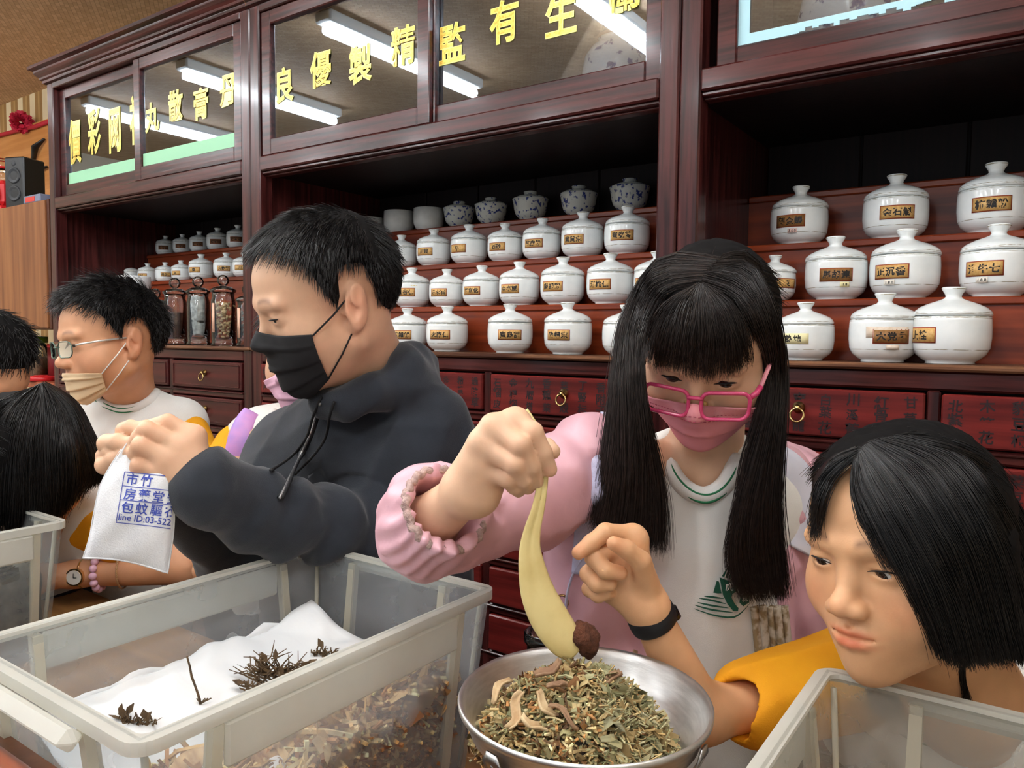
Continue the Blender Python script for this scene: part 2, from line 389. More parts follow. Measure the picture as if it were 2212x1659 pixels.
            if ui > 0 and r < 3:
                tb = MB(); ncol = 9 if c != 2 or ui == 1 else 8
                for k in range(ncol):
                    word = DRAWER_TEXT[(k + 9 * c + 5 * r + 7 * ui) % len(DRAWER_TEXT)]
                    if (ui, r, c) == (1, 0, 2): word = DRAWER_TEXT[k]
                    if (ui, r, c) == (1, 0, 1) and k >= 4: word = DRAWER_TEXT[(9 + k - 4) % len(DRAWER_TEXT)]
                    if (ui, r, c) == (1, 0, 0): word = DRAWER_TEXT[8 + k]
                    if (ui, r, c) == (2, 0, 0): word = DRAWER_TEXT[12 + k]
                    if (ui, r, c) == (2, 0, 1): word = DRAWER_TEXT[(21 + k) % len(DRAWER_TEXT)]
                    xx = -hw + 0.022 + (2 * hw - 0.044) * k / (ncol - 1)
                    for j, chx in enumerate(word):
                        if abs(xx) < 0.02 and j == 1: continue
                        text_on(tb, chx, 0.024 * random.uniform(0.9, 1.1), lambda p, q: (p, -0.0065, q), 0, 0.02, du=xx, dv=0.027 - 0.027 * j + random.uniform(-.002, .002), rot=random.uniform(-.06, .06))
                tb.build('lettering', INK, D, fix=False)['kind'] = 'stuff'
    for (wu, wr, wc, wx, wz, ww, sd) in ((2, 0, 1, .13, .012, .10, 1), (1, 3, 2, -.05, .03, .09, 2), (1, 3, 1, .15, .03, .07, 3)):   # veneer broken away
        if wu != ui: continue
        xm = a + PW + iw * (wc + .5); zz = ztop - wr * pitch - dh / 2; rg_ = np.random.default_rng(sd); n_ = 22; top = min(wz + .034, dh / 2 - .003)
        V = []; 
        for q in range(n_):
            xx = wx - ww + 2 * ww * q / (n_ - 1); dep = (.012 + .014 * rg_.random()) * sin(pi * q / (n_ - 1)) ** .5 * (2.2 if (sd == 1 and 7 < q < 12) else 1)
            V += [(xm + xx - ox, FY - oy - .0064, zz + top), (xm + xx - ox, FY - oy - .0064, zz + top - dep)]
        MB().add(V, [(2 * q, 2 * q + 1, 2 * q + 3, 2 * q + 2) for q in range(n_ - 1)]).build('bare_wood_patch', mat('bare_pale_wood', (206, 164, 104), .7, rgb2=(150, 92, 58), scale=40), U)
    # sliding doors with glass panes
    ia, ib = a + PW, b - PW; mid = (ia + ib) / 2
    for k in range(2):
        front = (k == 1) if ui == 0 else (k == 0)
        if ui == 2: front = (k == 1)
        xa, xb = (ia + (0.022 if ui == 2 else 0.004), mid + 0.02) if k == 0 else (mid - 0.02, ib - 0.003)
        y = FY + 0.006 if front else FY + 0.026
        z0, z1 = RTOP + 0.001, FB - 0.0; sw, bw = 0.042, 0.05
        if ui == 2 and k == 0: bw = 0.04
        mb = MB()
        mb.box((xa, y, z0), (xa + sw, y + 0.018, z1), 0, 0.003).box((xb - sw, y, z0), (xb, y + 0.018, z1), 0, 0.003)
        mb.box((xa + sw, y, z0), (xb - sw, y + 0.018, z0 + bw), 0, 0.003).box((xa + sw, y, z1 - sw), (xb - sw, y + 0.018, z1), 0, 0.003)
        Dr = part('sliding_door', mb, W_X)
        px0, px1, pz0, pz1 = xa + sw - 0.003, xb - sw + 0.003, z0 + bw - 0.003, z1 - sw + 0.003; py = y + 0.011
        MB().box((px0, py, pz0), (px1, py + 0.003, pz1)).build('pane', PANE, Dr)
        word, hgt = (('價彩网神', '丸散膏丹') , ('良優製精', '監有生衛'), (None, None))[ui][k], (0.15 if ui == 0 and k == 0 else 0.105)
        if word:
            nn = len(word); wdt = px1 - px0
            zc = pz0 + (0.18 if ui == 0 else (0.165 if k == 0 else 0.165))
            xl = px0 + wdt * ((0.11, 0.12), (0.10, 0.09))[ui][k]; xr = px1 - wdt * ((0.06, 0.08), (0.10, 0.10))[ui][k]
            for q, chx in enumerate(word):
                cxx = xl + (xr - xl) * q / (nn - 1); sy = 1.75 if (ui == 0 and k == 0) else 1.1
                sz = 0.098 if not (ui == 0 and k == 0) else 0.105; mb = MB()
                for bold, yy, mi in ((0.030, -0.0022, 1), (0.008, -0.0028, 0)):
                    text_on(mb, chx, sz, lambda p, r_: (p, py + yy, r_), mi, bold, sx=0.92, sy=sy, du=cxx, dv=zc + (0.01 if q % 2 else -0.008))
                mb.build('gilt_character', [GOLD, GOLD_EDGE], Dr, fix=False)
        if ui == 0:
            MB().box((px0, py - 0.0012, pz0 + .002), (px1, py - 0.0002, pz0 + 0.05)).build('green_lining', mat('pale_green_board', (150, 205, 165), 0.6), Dr)
        if ui == 2:
            mbp = mat('pale_blue_paint', (176, 218, 228), 0.5)
            mb = MB(); wd = 0.026
            mb.box((px0, py - 0.0010, pz0), (px0 + wd, py - 0.0002, pz1)).box((px1 - wd, py - 0.0010, pz0), (px1, py - 0.0002, pz1)).box((px0, py - 0.0010, pz1 - wd), (px1, py - 0.0002, pz1))
            xx = px0 + wd
            while xx < px1 - wd:   # worn lower border
                ww = random.uniform(0.008, 0.02); lo = pz0 if (xx - px0) < 0.1 or random.random() < 0.25 else pz0 + random.uniform(0.008, 0.017)
                if (xx - px0) < 0.07: lo = pz0
                mb.box((xx, py - 0.0010, lo), (min(xx + ww, px1 - wd), py - 0.0002, pz0 + wd)); xx += ww
            mb.build('painted_border', mbp, Dr)
# ------------------------------------------------------------------ porcelain jars on the steps
def porcelain(name, bands):
    m = mat(name, (226, 232, 232), 0.13, rgb2=(240, 243, 242), scale=3.0, coat=0.3)
    nt = m.node_tree; N = nt.nodes; L = nt.links; b = N['Principled BSDF']; src = b.inputs['Base Color'].links[0].from_socket
    tc = N.new('ShaderNodeTexCoord'); sp = N.new('ShaderNodeSeparateXYZ'); L.new(tc.outputs['Object'], sp.inputs[0]); acc = None
    for z, hw in bands:
        c = N.new('ShaderNodeMath'); c.operation = 'COMPARE'; c.inputs[1].default_value = z; c.inputs[2].default_value = hw; L.new(sp.outputs[2], c.inputs[0])
        if acc is None: acc = c.outputs[0]
        else:
            ad = N.new('ShaderNodeMath'); ad.operation = 'MAXIMUM'; L.new(acc, ad.inputs[0]); L.new(c.outputs[0], ad.inputs[1]); acc = ad.outputs[0]
    ns = N.new('ShaderNodeTexNoise'); ns.inputs['Scale'].default_value = 9; L.new(tc.outputs['Object'], ns.inputs[0])
    g = N.new('ShaderNodeMapRange'); g.inputs[1].default_value = 0.35; g.inputs[2].default_value = 0.55; L.new(ns.outputs[0], g.inputs[0])
    mu = N.new('ShaderNodeMath'); mu.operation = 'MULTIPLY'; L.new(acc, mu.inputs[0]); L.new(g.outputs[0], mu.inputs[1])
    mx = N.new('ShaderNodeMix'); mx.data_type = 'RGBA'; L.new(mu.outputs[0], mx.inputs[0]); L.new(src, mx.inputs[6]); mx.inputs[7].default_value = (*lin((136, 128, 100)), 1); L.new(mx.outputs[2], b.inputs['Base Color'])
    return m
P_BODY = porcelain('white_porcelain_gold_bands', ((0.655, 0.004), (0.635, 0.003), (0.2, 0.004)))
P_LID = porcelain('white_porcelain_lid', ((0.71, 0.004), (0.687, 0.003), (1.045, 0.006)))
P_PLAIN = mat('plain_porcelain', (220, 222, 218), 0.2, rgb2=(232, 234, 230), scale=4)
P_BLUE = mat('blue_white_porcelain', (232, 238, 240), 0.15, rgb2=(40, 62, 140), scale=9, mix=(0.57, 0.62), detail=5)
P_BLUE_BOWL = mat('blue_flower_porcelain', (206, 208, 200), 0.2, rgb2=(58, 70, 130), scale=9, mix=(0.56, 0.63), detail=2)
BODY = MB().lathe([(0.0, 0.0), (.30, 0), (.315, .012), (.305, .03), (.36, .06), (.44, .13), (.485, .22), (.5, .36), (.5, .5), (.494, .6), (.488, .66), (.47, .664), (.455, .62), (0, .6)], 40).mesh('jar_body', [P_BODY])
LID = MB().lathe([(0.43, .655), (.487, .668), (.492, .69), (.475, .735), (.42, .785), (.32, .835), (.2, .878), (.12, .91), (.098, .94), (.11, .975), (.145, 1.03), (.155, 1.055), (.145, 1.07), (.09, 1.075), (0, 1.07)], 40).mesh('jar_lid', [P_LID])
L_TAN = mat('aged_gold_label', (196, 150, 84), 0.5, rgb2=(214, 176, 112), scale=30); L_DARK = mat('darkened_label', (128, 88, 46), 0.5, rgb2=(150, 108, 60), scale=30)
L_PALE = mat('pale_yellow_label', (226, 218, 168), 0.6); L_EDGE = mat('label_red_border', (150, 62, 34), 0.5); L_BROWN = mat('brown_shaded_label', (140, 92, 58), 0.6)
INKB = mat('brush_ink', (22, 18, 16), 0.6)
def bendfn(r, a0, z0):
    return lambda u, v: (r * sin(a0 + u / r), -r * cos(a0 + u / r), z0 + v)
def strip(fn, w_, h_, n=8):
    return [[fn(-w_ / 2 + w_ * i / n, -h_ / 2 + h_ * j) for j in (0, 1)] for i in range(n + 1)]
def jar_label(parent, text, a0, r, z0, w_, h_, m, edge=True):
    mb = MB()
    if edge: mb.grid(strip(bendfn(r + 0.001, a0, z0), w_ + 0.03, h_ + 0.03), 1, thick=0.002)
    mb.grid(strip(bendfn(r + 0.003, a0, z0), w_, h_), 0, thick=0.003)
    o = mb.build('paper_label', [m, L_EDGE], parent)
    if text:
        tb = MB(); fn = bendfn(r + 0.0062, a0, z0); n = len(text)
        for k, ch in enumerate(text):
            text_on(tb, ch, h_ * 0.72, fn, 0, 0.035, du=(k - (n - 1) / 2) * w_ * 0.9 / max(n, 3), rot=random.uniform(-.08, .08))
        tb.build('lettering', INKB, o, fix=False)['kind'] = 'stuff'
    return o
ROWY = (FY + 0.067, STEP_Y[0] + 0.066, STEP_Y[1] + 0.066, STEP_Y[2] + 0.07); ROWZ = (LEDGE, *STEP_Z)
ORD = ['first', 'second', 'third', 'fourth', 'fifth', 'sixth', 'seventh', 'eighth', 'ninth']
def place(px, row, wpx, pyref):
    P = on_y(px, pyref, ROWY[row]); W = wpx * depth(P) / FPX
    return np.array([P[0], ROWY[row], ROWZ[row]]), W
def jar(px, row, wpx, text, lpx, pyref, label, group, lm=None, lid=True, extra=None):
    P, W = place(px, row, wpx, pyref)
    P[2] += 0.0003
    t = thing('medicine_jar', label, 'jar', P, group); t.scale = (W, W, W)
    t.rotation_euler = (0, 0, 0)
    b_ = link('body', BODY, t)
    if lid:
        l_ = link('lid', LID, t); l_.rotation_euler = (random.uniform(-.02, .02), random.uniform(-.02, .02), random.uniform(0, 6))
        l_.location = (0, 0, 0.004)
    if lpx is not None:
        ac = atan2(-P[0], P[1]); u = max(-0.93, min(0.93, (lpx - px) / (wpx / 2)))
        a0 = ac + asin(u) * 0.9
        jar_label(t, text, a0, 0.5, 0.40, 0.50 if lm is not L_PALE else 0.56, 0.19, lm or L_TAN, lm is not L_PALE)
        if extra == 'tag': jar_label(t, '18', a0 + 0.28, 0.496, 0.24, 0.15, 0.08, L_PALE, False)
        if extra == 'small': jar_label(t, '180', a0 - 0.02, 0.494, 0.235, 0.16, 0.08, mat('whitish_tag', (222, 216, 204), 0.6), False)
        if extra == 'red': jar_label(t, '360', a0 + 0.1, 0.494, 0.225, 0.16, 0.08, mat('pinkish_tag', (226, 190, 180), 0.6), False)
        if extra == 'torn':
            jar_label(t, None, a0 - 0.12, 0.4985, 0.46, 0.62, 0.17, mat('torn_paper', (206, 186, 164), 0.8, rgb2=(226, 214, 200), scale=12), False)
            jar_label(t, None, a0 + 0.03, 0.494, 0.235, 0.18, 0.07, mat('torn_paper'), False)
    if extra == 'stain':
        jar_label(t, None, atan2(-P[0], P[1]) + 0.1, 0.4905, 0.52, 0.16, 0.13, mat('yellow_stain', (222, 204, 148), 0.4), False)
    return t
# right unit
G = 'white medicine jars on the steps'
jar(1740, 0, 116, '熟地', 1712, 730, 'white jar with a pale yellow label, just right of the glasses girl', G, L_PALE)
jar(1908, 0, 138, '大党參', 1926, 725, 'white jar with a darkened label pasted over a torn one, on the right ledge', G, L_DARK, extra='torn')
jar(2054, 0, 153, '上桂', 1990, 720, 'white jar at the right end of the lowest row, label turned to its side', G)
jar(1671, 1, 92, '花', 1702, 600, 'white jar half hidden by the hair of the girl with glasses, right unit', G)
jar(1806, 1, 127, '馬胡連', 1806, 590, 'white jar with dark label and a small price tag under it', G, L_DARK, extra='tag')
jar(1954, 1, 139, '正沉香', 1924, 580, 'white jar with slightly lifted lid, right unit, second step, third from left', G, extra='small')
jar(2155, 1, 146, '淮牛七', 2126, 570, 'white jar at the right edge of the picture on the second step', G, extra='small')
jar(1726, 2, 118, '製全蝎', 1705, 480, 'white jar on the top row, leftmost in the right unit, brown label', G, L_DARK, extra='red')
jar(1934, 2, 130, '金石斛', 1938, 460, 'white jar centred in the top row of the right unit, label facing out', G)
jar(2148, 2, 142, '柿霜粉', 2142, 440, 'white jar with a chipped lid, top row at the right edge', G)
# middle unit
def run(lst, row, pyr, where):
    for k, (px, wpx, text, lpx, ex) in enumerate(lst):
        jar(px, row, wpx, text, lpx, pyr, 'white lidded jar, %s from the left in %s' % (ORD[k], where), G, extra=ex)
run([(881, 84, '柿霜餅', 865, None), (966, 90, '火麻仁', 947, None), (1102, 98, '蜜烏甜', 1101, None), (1227, 104, '珠蝠末', 1202, None), (1352, 102, None, None, None)], 0, 720, "the middle unit's lowest row")
run([(814, 76, None, None, None), (890, 80, '甘杏仁', 874, 'stain'), (965, 76, '滑木石', 944, None), (1040, 82, '寶室化', 1015, None), (1122, 88, '金半夏', 1097, None), (1215, 96, '鹿胡粉', 1189, None), (1318, 102, '酒桃仁', 1291, None), (1421, 104, '龍眼', 1388, None)], 1, 610, "the middle unit's second row")
run([(800, 66, None, None, None), (867, 67, '香', 840, None), (937, 75, '川貝', 914, None), (1013, 80, '牛', 985, None), (1092, 78, '西砂', 1070, None), (1170, 84, '蓖麻粉', 1149, None), (1258, 92, '真黄末', 1235, None), (1354, 98, '蜜兜苓', 1341, None)], 2, 515, "the middle unit's third row")
# left unit rows
run([(281, 40, None, None, None), (318, 40, '杏仁', 306, None), (356, 40, '桃芥仁', 358, None), (392, 42, '豆', 378, None), (435, 52, '棗', 418, None), (488, 52, '大熟粉', 482, None), (528, 50, '川', 518, None)], 2, 570, "the far left unit's middle row")
for k, (px, wpx) in enumerate(((320, 38), (357, 40), (394, 40), (431, 42), (470, 46), (514, 48))):
    jar(px, 3, wpx, '茯苓末', px - 5, 510, 'shadowed white jar, %s from the left in the far left unit\'s top row' % ORD[k], 'shadowed jars on the top step', L_BROWN)
# top row of the middle unit: three open cups and five blue and white covered bowls
CUP = MB().lathe([(0, 0), (.33, 0), (.33, .04), (.42, .1), (.49, .25), (.5, .5), (.49, .74), (.47, .75), (.46, .7), (.45, .2), (0, .12)], 32).mesh('cup_body', [P_PLAIN])
for k, (px, wpx) in enumerate(((803, 54), (862, 66), (926, 66))):
    P, W = place(px, 3, wpx, 470)
    c_ = thing('porcelain_cup', ('small lidless white cup with a paper label on the top step', 'lidless white cup between two other cups on the top step', 'lidless white cup beside the first blue flowered bowl')[k], 'cup', P, 'lidless cups on the top step'); c_.scale = (W, W, W)
    link('body', CUP, c_)
    if k == 0: jar_label(c_, '生黃末', atan2(-P[0], P[1]) - 0.1, 0.5, 0.42, 0.55, 0.22, L_BROWN)
GB = MB().lathe([(0, 0), (.24, 0), (.25, .07), (.3, .1), (.4, .2), (.45, .35), (.47, .5), (.5, .62), (.49, .635), (.46, .55), (0, .5)], 36).mesh('bowl_body', [P_BLUE_BOWL])
GL = MB().lathe([(.46, .6), (.47, .63), (.38, .69), (.2, .73), (.17, .74), (.19, .82), (.17, .83), (.14, .78), (0, .77)], 36).mesh('bowl_lid', [P_BLUE_BOWL])
for k, (px, wpx) in enumerate(((992, 70), (1061, 72), (1146, 79), (1250, 82), (1360, 88))):
    P, W = place(px, 3, wpx, 440)
    c_ = thing('covered_bowl', 'blue and white flowered bowl with lid, %s from the left on the top step' % ORD[k], 'bowl', P, 'flowered covered bowls'); c_.scale = (W, W, W); c_.rotation_euler = (0, 0, k * 1.3)
    link('body', GB, c_); link('lid', GL, c_)
# white canister and glass apothecary jars on the far left ledge
WP = mat('white_plastic', (226, 230, 232), 0.35)
P = on_y(286, 640, FY + 0.07); W = 70 * depth(P) / FPX
t = thing('plastic_canister', 'white plastic screw-lid canister behind the boy with glasses', 'canister', (P[0], FY + 0.075, LEDGE + 0.0005))
MB().lathe([(0, 0), (W * .46, 0), (W * .47, .01), (W * .47, .17), (W * .44, .18), (0, .18)], 32).build('body', WP, t)
MB().lathe([(0, .262), (W * .49, .262), (W * .5, .256), (W * .5, .222), (W * .475, .218), (W * .46, .18), (0, .18)], 40).build('lid', WP, t)
fills = [('dark brown powder', (92, 62, 54)), ('dark brown powder', (96, 66, 58)), ('folded clear plastic bags', (196, 198, 198)), ('pale curled roots', (236, 206, 160)), ('pale herbs in plastic', (176, 170, 158))]
for k, (px, w_) in enumerate(((333, 44), (376, 52), (426, 52), (480, 56), (534, 54))):
    P = on_y(px, 680, FY + 0.06); W = w_ * depth(P) / FPX; H = 0.185 if k in (1, 2, 3) else 0.15
    t = thing('glass_jar', 'glass apothecary jar holding %s%s' % (fills[k][0], (', partly behind the boy', ', with a round stopper', ', in the middle', '', ', against the post')[k]), 'jar', (P[0], FY + 0.065, LEDGE + 0.0005), 'glass jars on the left ledge'); r = W / 2
    MB().lathe([(0, 0), (r * .95, 0), (r * .98, .006), (r * .86, .014), (r * .9, .03), (r * .9, H - .03), (r * .8, H - .015), (r * .85, H), (r * .82, H), (r * .76, H - .012), (r * .84, H - .03), (r * .84, .03), (0, .02)], 28).build('body', JARGLASS, t)
    MB().lathe([(0, H - .004), (r * .72, H - .004), (r * .95, H + .001), (r * .97, H + .008), (r * .6, H + .018), (r * .2, H + .022)] + [(0.0001 + 0.02 * sin(a), H + 0.04 - 0.02 * cos(a)) for a in np.linspace(0.35, pi, 9)], 28).build('stopper', JARGLASS, t)
    fm = mat('fill_%s' % fills[k][0].replace(' ', '_'), fills[k][1], 0.7, rgb2=tuple(int(v * .7) for v in fills[k][1]), scale=60, bump=0.4)
    mb = MB(); lev = H * (0.62 if k < 2 else 0.8)
    if k in (3, 4):
        for j in range(90):
            a = random.uniform(0, 6.28); rr = r * .74 * sqrt(random.random()); z = 0.03 + (lev - .03) * random.random(); d = np.array([random.gauss(0, 1), random.gauss(0, 1), random.gauss(0, .6)]); d /= np.linalg.norm(d)
            c = np.array([rr * cos(a), rr * sin(a), z]); mb.tube([c - d * .006, c + d * .002 + .002, c + d * .007], [.003, .0042, .0026], 6)
    elif k == 2:
        for j in range(26):
            a0 = random.uniform(0, 6.28); z = random.uniform(.03, lev); G_ = [[(r * .7 * cos(a0 + u * .5) * (0.7 + .3 * random.random()), r * .7 * sin(a0 + u * .5) * (0.7 + .3 * random.random()), z + v * .012 + random.uniform(-.004, .004)) for v in range(4)] for u in range(5)]
            mb.grid(G_)
    else:
        mb.lathe([(0, .022), (r * .8, .022), (r * .8, lev), (r * .4, lev + .004), (0, lev + .002)], 24)
    o = mb.build('contents', fm, t, fix=False); o['kind'] = 'stuff'
    if k in (1, 3, 4): 
        ac = atan2(-P[0], P[1]); f = bendfn(r * .92, ac - 0.95, H * .52); MB().grid(strip(f, .014, .1, 3), thick=.001).build('paper_strip', mat('pinkish_label', (222, 176, 150), 0.6), t)
# porcelain pots behind the upper panes
POT = MB().lathe([(0, 0), (.34, 0), (.36, .04), (.44, .2), (.5, .42), (.5, .55), (.47, .7), (.40, .8), (.31, .85), (.29, .9), (.31, .92), (.27, .92), (.25, .85), (0, .8)], 40).mesh('pot_body', [P_BLUE])
POTLID = MB().lathe([(.31, .9), (.32, .93), (.28, .95), (.1, .965), (0, .97)], 32).mesh('pot_cover', [mat('wooden_pot_cover', (128, 96, 84), 0.6)])
for px, py, wpx, Y, lb in ((806, 250, 152, 1.715, 'blue and white pot behind the left pane of the middle cabinet'), (1342, 130, 168, 1.715, 'blue and white pot with a paper patch behind the right pane of the middle cabinet'), (1850, 10, 240, 1.76, 'blue and white pot with big peony flowers behind the pale blue edged pane')):
    P = on_y(px, py, Y); W = wpx * depth(P) / FPX
    c_ = thing('porcelain_pot', lb, 'pot', (P[0], Y, RB + 0.0205), 'blue and white pots in the upper cabinet'); c_.scale = (W, W, W * 1.12)
    link('body', POT, c_); link('cover', POTLID, c_)
    if px == 1345: jar_label(c_, None, atan2(-P[0], P[1]) - 0.45, 0.49, 0.6, 0.28, 0.2, mat('brown_paper_patch', (120, 104, 96), 0.8), False)
# ------------------------------------------------------------------ left corner: wall cupboard, speaker, scale, panel, pompon
WC = wood('walnut_veneer', (112, 66, 38), (148, 96, 58), 0.45, 2, 0.1, 3.0)
t = thing('wall_cupboard', 'brown wood-grain cupboard beside the far left medicine cabinet', 'cupboard', (-3.95, 1.77, 1.285))
MB().box((-0.5, -0.2, 0.0), (0.49, 0.36, 0.545), 0, 0.004).build('body', WC, t)
MB().box((-0.5, -0.222, 0.004), (-0.045, -0.202, 0.541), 0, 0.003).build('door', WC, t)
MB().box((-0.04, -0.222, 0.004), (0.468, -0.202, 0.541), 0, 0.003).build('door', WC, t)
MB().box((0.472, -0.215, 0.0), (0.49, -0.2, 0.545), 0, 0.002).build('edge_strip', wood('dark_walnut', (70, 38, 26), (92, 54, 38), 0.45, 2), t)
BLK = mat('black_plastic', (15, 16, 18), 0.4)
P = on_y(56, 438, 1.66); t = thing('loudspeaker', 'small black loudspeaker standing on the brown cupboard', 'speaker', (P[0], 1.66, 1.8305), rz=0.35)
MB().box((-0.055, -0.06, 0), (0.055, 0.06, 0.235), 0, 0.006).build('cabinet', BLK, t)
for z in (.07, .15): 
    mb = MB().lathe([(0, -.004), (.018, -.002), (.03, .003), (.034, .003), (.036, 0)], 24); v = mb.V[-1].copy(); mb.V[-1] = np.stack([v[:, 0], -0.061 - v[:, 2], v[:, 1] + z], 1); mb.build('driver', mat('grey_cone', (36, 38, 42), 0.5), t)
mb = MB().lathe([(0, 0), (.008, .002), (.012, 0)], 16); v = mb.V[-1].copy(); mb.V[-1] = np.stack([v[:, 0], -0.061 - v[:, 2], v[:, 1] + .205], 1); mb.build('tweeter', mat('grey_cone'), t)
RED = mat('red_enamel', (196, 32, 36), 0.35)
P = on_y(8, 448, 1.64); t = thing('kitchen_scale', 'red spring scale with a white dial at the left edge', 'scale', (P[0], 1.64, 1.8305))
MB().box((-.075, -.05, 0), (.075, .05, .03), 0, .01).box((-.06, -.04, .03), (.06, .04, .15), 0, .02).build('case', RED, t)
mb = MB().lathe([(0, .006), (.052, .006), (.056, .004), (.058, -.002)], 36); v = mb.V[-1].copy(); mb.V[-1] = np.stack([v[:, 0], -0.042 - v[:, 2], v[:, 1] + .08], 1); mb.build('dial', mat('white_dial', (232, 230, 224), 0.4), t)
mb = MB(); mb.box((-.003, -.051, .078), (.02, -.0495, .082)); mb.build('needle', BLK, t)
P = on_y(12, 372, 1.66); t = thing('small_jar', 'small clear jar with a red band on top of the scale', 'jar', (P[0], 1.64, 1.9815))
MB().lathe([(0, 0), (.05, 0), (.055, .01), (.055, .05), (.05, .055), (0, .055)], 24).build('base', JARGLASS, t); MB().lathe([(.05, .055), (.058, .056), (.058, .066), (0, .068)], 24).build('band', RED, t); MB().lathe([(.05, .068), (.05, .1), (.045, .105), (0, .105)], 24).build('top', JARGLASS, t)
P = on_y(84, 428, 1.6); t = thing('small_box', 'low blue grey box with a red label beside the speaker', 'box', (P[0], 1.62, 1.8305))
MB().box((-.075, -.05, 0), (.075, .05, .035), 0, .004).build('body', mat('blue_grey_card', (116, 124, 146), 0.5), t); MB().box((-.055, -.0515, .006), (.03, -.05, .027)).build('label', mat('red_card', (206, 60, 52), 0.5), t)
P0, P1 = on_y(-60, 300, BACK - .03), on_y(104, 262, BACK - .03)
t = thing('wooden_plaque', 'orange wooden board on the wall above the speaker', 'board', (P0[0] + .4, BACK - .03, 1.86)); zz = on_y(50, 275, BACK - .03)[2]
PLW = wood('orange_plywood', (186, 122, 62), (206, 144, 84), 0.45, 0, .1, 3.)
MB().box((-.8, -.012, 0), (.9, .028, zz - 1.86), 0, .004).build('board', PLW, t)
mb = MB(); q = [on_y(x, y, BACK - .055) for x, y in ((-60, 310), (0, 292), (30, 284), (50, 279), (75, 274), (106, 262))]; mb.tube(q, .012, 8)
o = mb.build('red_ribbon', mat('red_cloth', (176, 30, 44), .7)); tag(o, 'red ribbon stretched along the top edge of the wooden board', 'ribbon')
P = on_y(46, 264, BACK - .08); mb = MB()
for k in range(170):
    d = RNG.normal(size=3); d /= np.linalg.norm(d); s_ = np.cross(d, RNG.normal(size=3)); s_ /= np.linalg.norm(s_); rr = .058 * RNG.uniform(.85, 1.15)
    c = P + d * rr * .35; mb.grid([[c, c + s_ * .012], [c + d * rr * .45 - s_ * .006, c + d * rr * .45 + s_ * .02], [P + d * rr + s_ * .004, P + d * rr + s_ * .022]])
o = mb.build('pompon', mat('crimson_crepe', (186, 28, 56), .7), fix=False); tag(o, 'round crimson crepe pompon hanging on the red ribbon', 'pompon'); o['kind'] = 'thing'
for (xa, ya, xb, yb), lb in (((72, 345, 96, 300), 'black metal clip on the wooden board, upper one'), ((80, 380, 102, 360), 'black metal clip on the wooden board, lower one')):
    A, B = on_y(xa, ya, BACK - .055), on_y(xb, yb, BACK - .055); mb = MB().tube([A, (A + B) / 2 + (0, -.02, .01), B], [.012, .02, .008], 8, flat=.6); tag(mb.build('bracket_clip', BLK), lb, 'clip', 'clips on the board')
t = thing('side_table', 'low reddish wooden side table under the brown cupboard', 'table', (-3.95, 1.8, 0))
MB().box((-.6, -.2, 1.02), (.48, .3, 1.05), 0, .004).build('top', wood('reddish_table', (140, 66, 44), (168, 92, 62), .45, 0), t)
for sx in (-.56, .44):
    for sy in (-.16, .26): MB().box((sx - .025, sy - .025, 0), (sx + .025, sy + .025, 1.02), 0, .004).build('leg', WC, t)
P = on_y(62, 815, 1.68); t = thing('storage_jar', 'clear jar with a lime green lid under the brown cupboard', 'jar', (P[0], 1.7, 1.0505))
MB().lathe([(0, 0), (.06, 0), (.066, .01), (.066, .15), (.05, .17), (0, .17)], 28).build('body', JARGLASS, t)
MB().lathe([(0, .17), (.062, .17), (.064, .175), (.064, .2), (0, .202)], 28).build('lid', mat('lime_plastic', (122, 190, 30), .4), t)
o = MB().lathe([(0, .004), (.058, .004), (.06, .1), (.03, .108), (0, .106)], 24).build('contents', mat('pale_slices', (196, 170, 140), .7, rgb2=(120, 96, 74), scale=50, bump=.5), t); o['kind'] = 'stuff'
P = on_y(90, 812, 1.64); t = thing('red_cover', 'flat red plastic lid lying on the side table', 'lid', (P[0], 1.64, 1.0505)); MB().lathe([(0, 0), (.055, 0), (.058, .005), (.058, .018), (.05, .022), (0, .022)], 28).build('disc', RED, t); MB().lathe([(.03, .022), (.034, .024), (.03, .026), (0, .026)], 24).build('rim', RED, t)
P = on_y(97, 770, 1.7); t = thing('red_tin', 'tall red tin behind the red lid', 'tin', (P[0], 1.76, 1.0505)); MB().lathe([(0, 0), (.045, 0), (.045, .15), (0, .15)], 24).build('body', mat('dark_red_tin', (128, 24, 30), .4), t); MB().lathe([(.046, .15), (.047, .165), (0, .168)], 24).build('lid', RED, t)
# ------------------------------------------------------------------ implicit-surface modelling: one continuous skin from blended shapes
def smin(a, b, k):
    if k <= 0: return np.minimum(a, b)
    h = np.maximum(k - np.abs(a - b), 0) / k
    return np.minimum(a, b) - h * h * k * 0.25
def smax(a, b, k): return -smin(-a, -b, k)
def A3(v): return np.asarray(v, dtype=np.float32)
def cone(a, b, ra, rb, k=0.01, sub=False): return ('c', A3(a), A3(b), float(ra), float(rb), k, sub)
def ball(c, r, k=0.01, sub=False): return ('c', A3(c), A3(c) + A3((0, 0, 1e-5)), float(r), float(r), k, sub)
def ell(c, r, R=None, k=0.01, sub=False): return ('e', A3(c), A3(r), None if R is None else A3(R), 0, k, sub)
def grp(items, k=0.01, sub=False): return ('g', items, 0, 0, 0, k, sub)
def chain(pts, rads, k=0.004):
    return [cone(pts[i], pts[i + 1], rads[i], rads[i + 1], k) for i in range(len(pts) - 1)]
